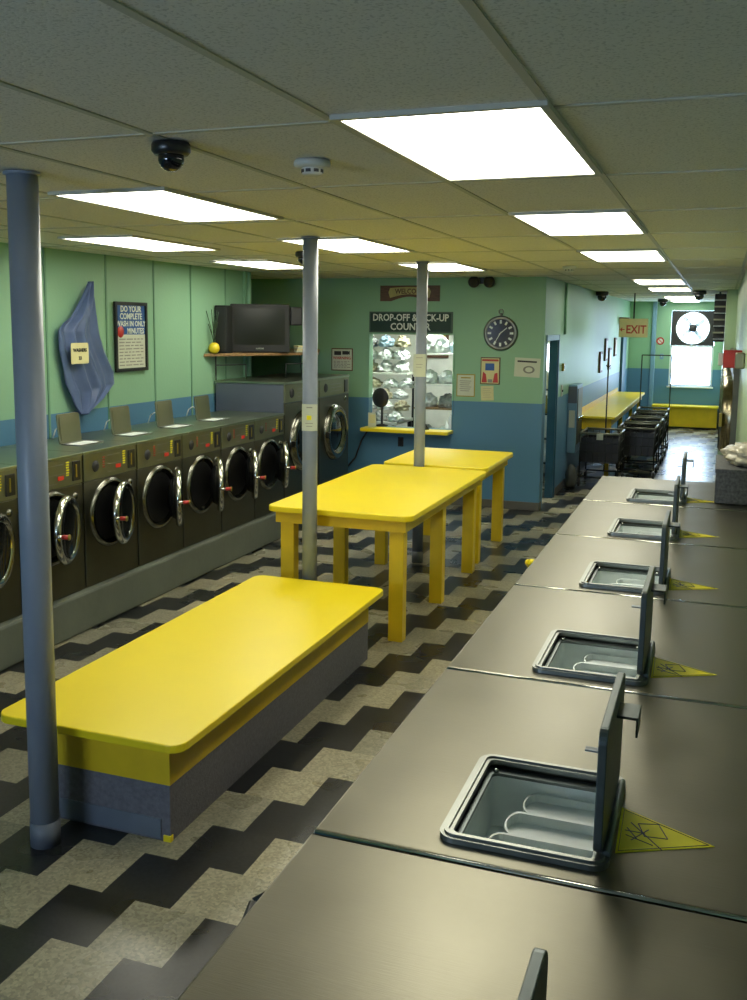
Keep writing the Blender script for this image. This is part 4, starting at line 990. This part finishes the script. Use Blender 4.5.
# ------------------------------------------------------------------ dryers built into the right wall
DW = .85
def dryer():
    t = thing('wall_dryer', 'l', 'dryer', (0, 0, 0), 0, 'large dryers along the right wall')
    MB().box(.135, .95, .004, DW-.004, 0, 1.91, .004).build('cabinet', M_FACE, t)
    m_ = T_((.135, DW/2, 1.27)) @ Matrix.Rotation(R(-90), 4, 'Y')
    ro = MB().lathe([(.40, 0), (.40, .03), (.375, .085), (.33, .115), (.29, .095), (.28, .05)], 44, m=m_).build('door', M_DRING, t)
    MB().lathe([(.282, .052), (.15, .075), (0, .08)], 40, m=m_).build('door_glass', M_GLASS, ro)
    MB().box(.02, .05, .01, .06, 1.20, 1.34, .006).build('door_handle', M_GOLD, ro)
    MB().box(.12, .135, .05, DW-.05, .12, .62, .004).build('lint_door', M_RING, t)
    MB().box(.125, .135, .03, DW-.03, 1.74, 1.88, .003).build('control_panel', M_FACEU, t)
    return t
d0 = dryer(); d0.location = (0, 10.53, 0)
d0['label'] = 'nearest steel dryer on the right wall, its round door edge-on'
for k_, o_ in enumerate(['second', 'third', 'fourth', 'fifth', 'farthest']): dup(d0, (0, 10.53+DW*(k_+1), 0), f'{o_} steel dryer along the right wall, counted away from the camera')

# ------------------------------------------------------------------ wheeled laundry carts
def cart(frame=True, hi=1.0):
    t = thing('laundry_cart', 'l', 'laundry cart', (0, 0, 0), 0, 'wheeled wire laundry carts')
    w_, d_ = .26, .36; zt, zb = .74, .34
    b = MB()
    for z in (zb, .48, .61):
        b.tube([(-w_, -d_, z), (w_, -d_, z), (w_, d_, z), (-w_, d_, z), (-w_, -d_, z)], .005, 6)
    for i in range(7):
        x = -w_+2*w_*i/6
        b.cyl((x, -d_, zb), (x, -d_, zt), .0035, seg=5); b.cyl((x, d_, zb), (x, d_, zt), .0035, seg=5); b.cyl((x, -d_, zb), (x, d_, zb), .0035, seg=5)
    for i in range(9):
        y = -d_+2*d_*i/8
        b.cyl((-w_, y, zb), (-w_, y, zt), .0035, seg=5); b.cyl((w_, y, zb), (w_, y, zt), .0035, seg=5); b.cyl((-w_, y, zb), (w_, y, zb), .0035, seg=5)
    b.build('basket', M_WIRE, t)
    MB().ringprism([(w_-.012, -d_+.012), (w_-.012, d_-.012), (-w_+.012, d_-.012), (-w_+.012, -d_+.012)], [(w_-.02, -d_+.02), (w_-.02, d_-.02), (-w_+.02, d_-.02), (-w_+.02, -d_+.02)], zb+.01, zt-.06).prism([(-w_+.012, -d_+.012), (w_-.012, -d_+.012), (w_-.012, d_-.012), (-w_+.012, d_-.012)], zb+.005, zb+.01).build('basket_shade', M_BLACK, t)  # black sheets added inside the basket to stand in for its shade
    MB().tube([(-w_, -d_, zt), (w_, -d_, zt), (w_, d_, zt), (-w_, d_, zt), (-w_, -d_, zt)], .016, 10).build('top_rim', M_CARTBAR, t)
    b = MB(); b.tube([(-w_, -d_, .13), (w_, -d_, .13), (w_, d_, .13), (-w_, d_, .13), (-w_, -d_, .13)], .012, 8)
    for x in (-w_, w_):
        for y in (-d_, d_): b.cyl((x, y, .13), (x, y, zt), .010, seg=8)
    b.build('chassis', M_WIRE, t)
    for x in (-w_, w_):
        for y in (-d_, d_):
            q = MB(); q.cyl((x-.014, y, .055), (x+.014, y, .055), .055, seg=18)
            wo = q.build('caster', M_MATTE, t)
            MB().box(x-.02, x+.02, y-.008, y+.008, .055, .13, .002).build('caster_fork', M_CHROME, wo)
    if frame:
        b = MB(); b.tube([(0, d_, .13), (0, d_, 1.62*hi), ], .010, 8); b.build('hanging_pole', M_WIRE, t)
        MB().tube([(-.03, d_, 1.66*hi), (0, d_, 1.62*hi), (.03, d_, 1.66*hi)], .008, 6).build('pole_hook', M_WIRE, t)
    return t
c1 = cart(); c1.location = (-1.50, 13.95, 0); c1['label'] = 'nearest wire laundry cart with a white tag, at the end of the yellow counter'
MB().box(-.04, .05, -.385, -.378, .66, .74, .002).build('tag_card', M_PAPER, c1)
for i, (x, y, lb) in enumerate([(-1.09, 14.95, 'second wire cart, beside the front corner of the yellow counter'), (-1.08, 16.0, 'middle wire cart in the row beside the yellow counter'),
                    (-1.07, 17.05, 'fourth wire cart in the row beside the yellow counter')]):
    c = cart(frame=False) if i == 0 else None
    if c: proto = c; c.location = (x, y, 0); c['label'] = lb
    else: dup(proto, (x, y, 0), lb)
cl_ = cart(frame=False); cl_.location = (-1.12, 18.2, 0); cl_['label'] = 'last wire cart with the tall garment frame, near the exit sign'
MB().tube([(-.26, .36, .74), (-.26, .36, 1.70), (.26, .36, 1.70), (.26, .36, .74)], .010, 8).build('garment_frame', M_WIRE, cl_)
cl_.location = (-1.09, 18.2, 0)
o = MB().blob(.08, .14, .20, 5, .25, 2, 3).build('grey_cloth', mat('cloth_dark_grey', (.07,.075,.07), .8, var=.2), None, (-1.84, 13.40, .002)); tag(o, 'grey cloth slumped between the nearest cart and the wall', 'cloth')
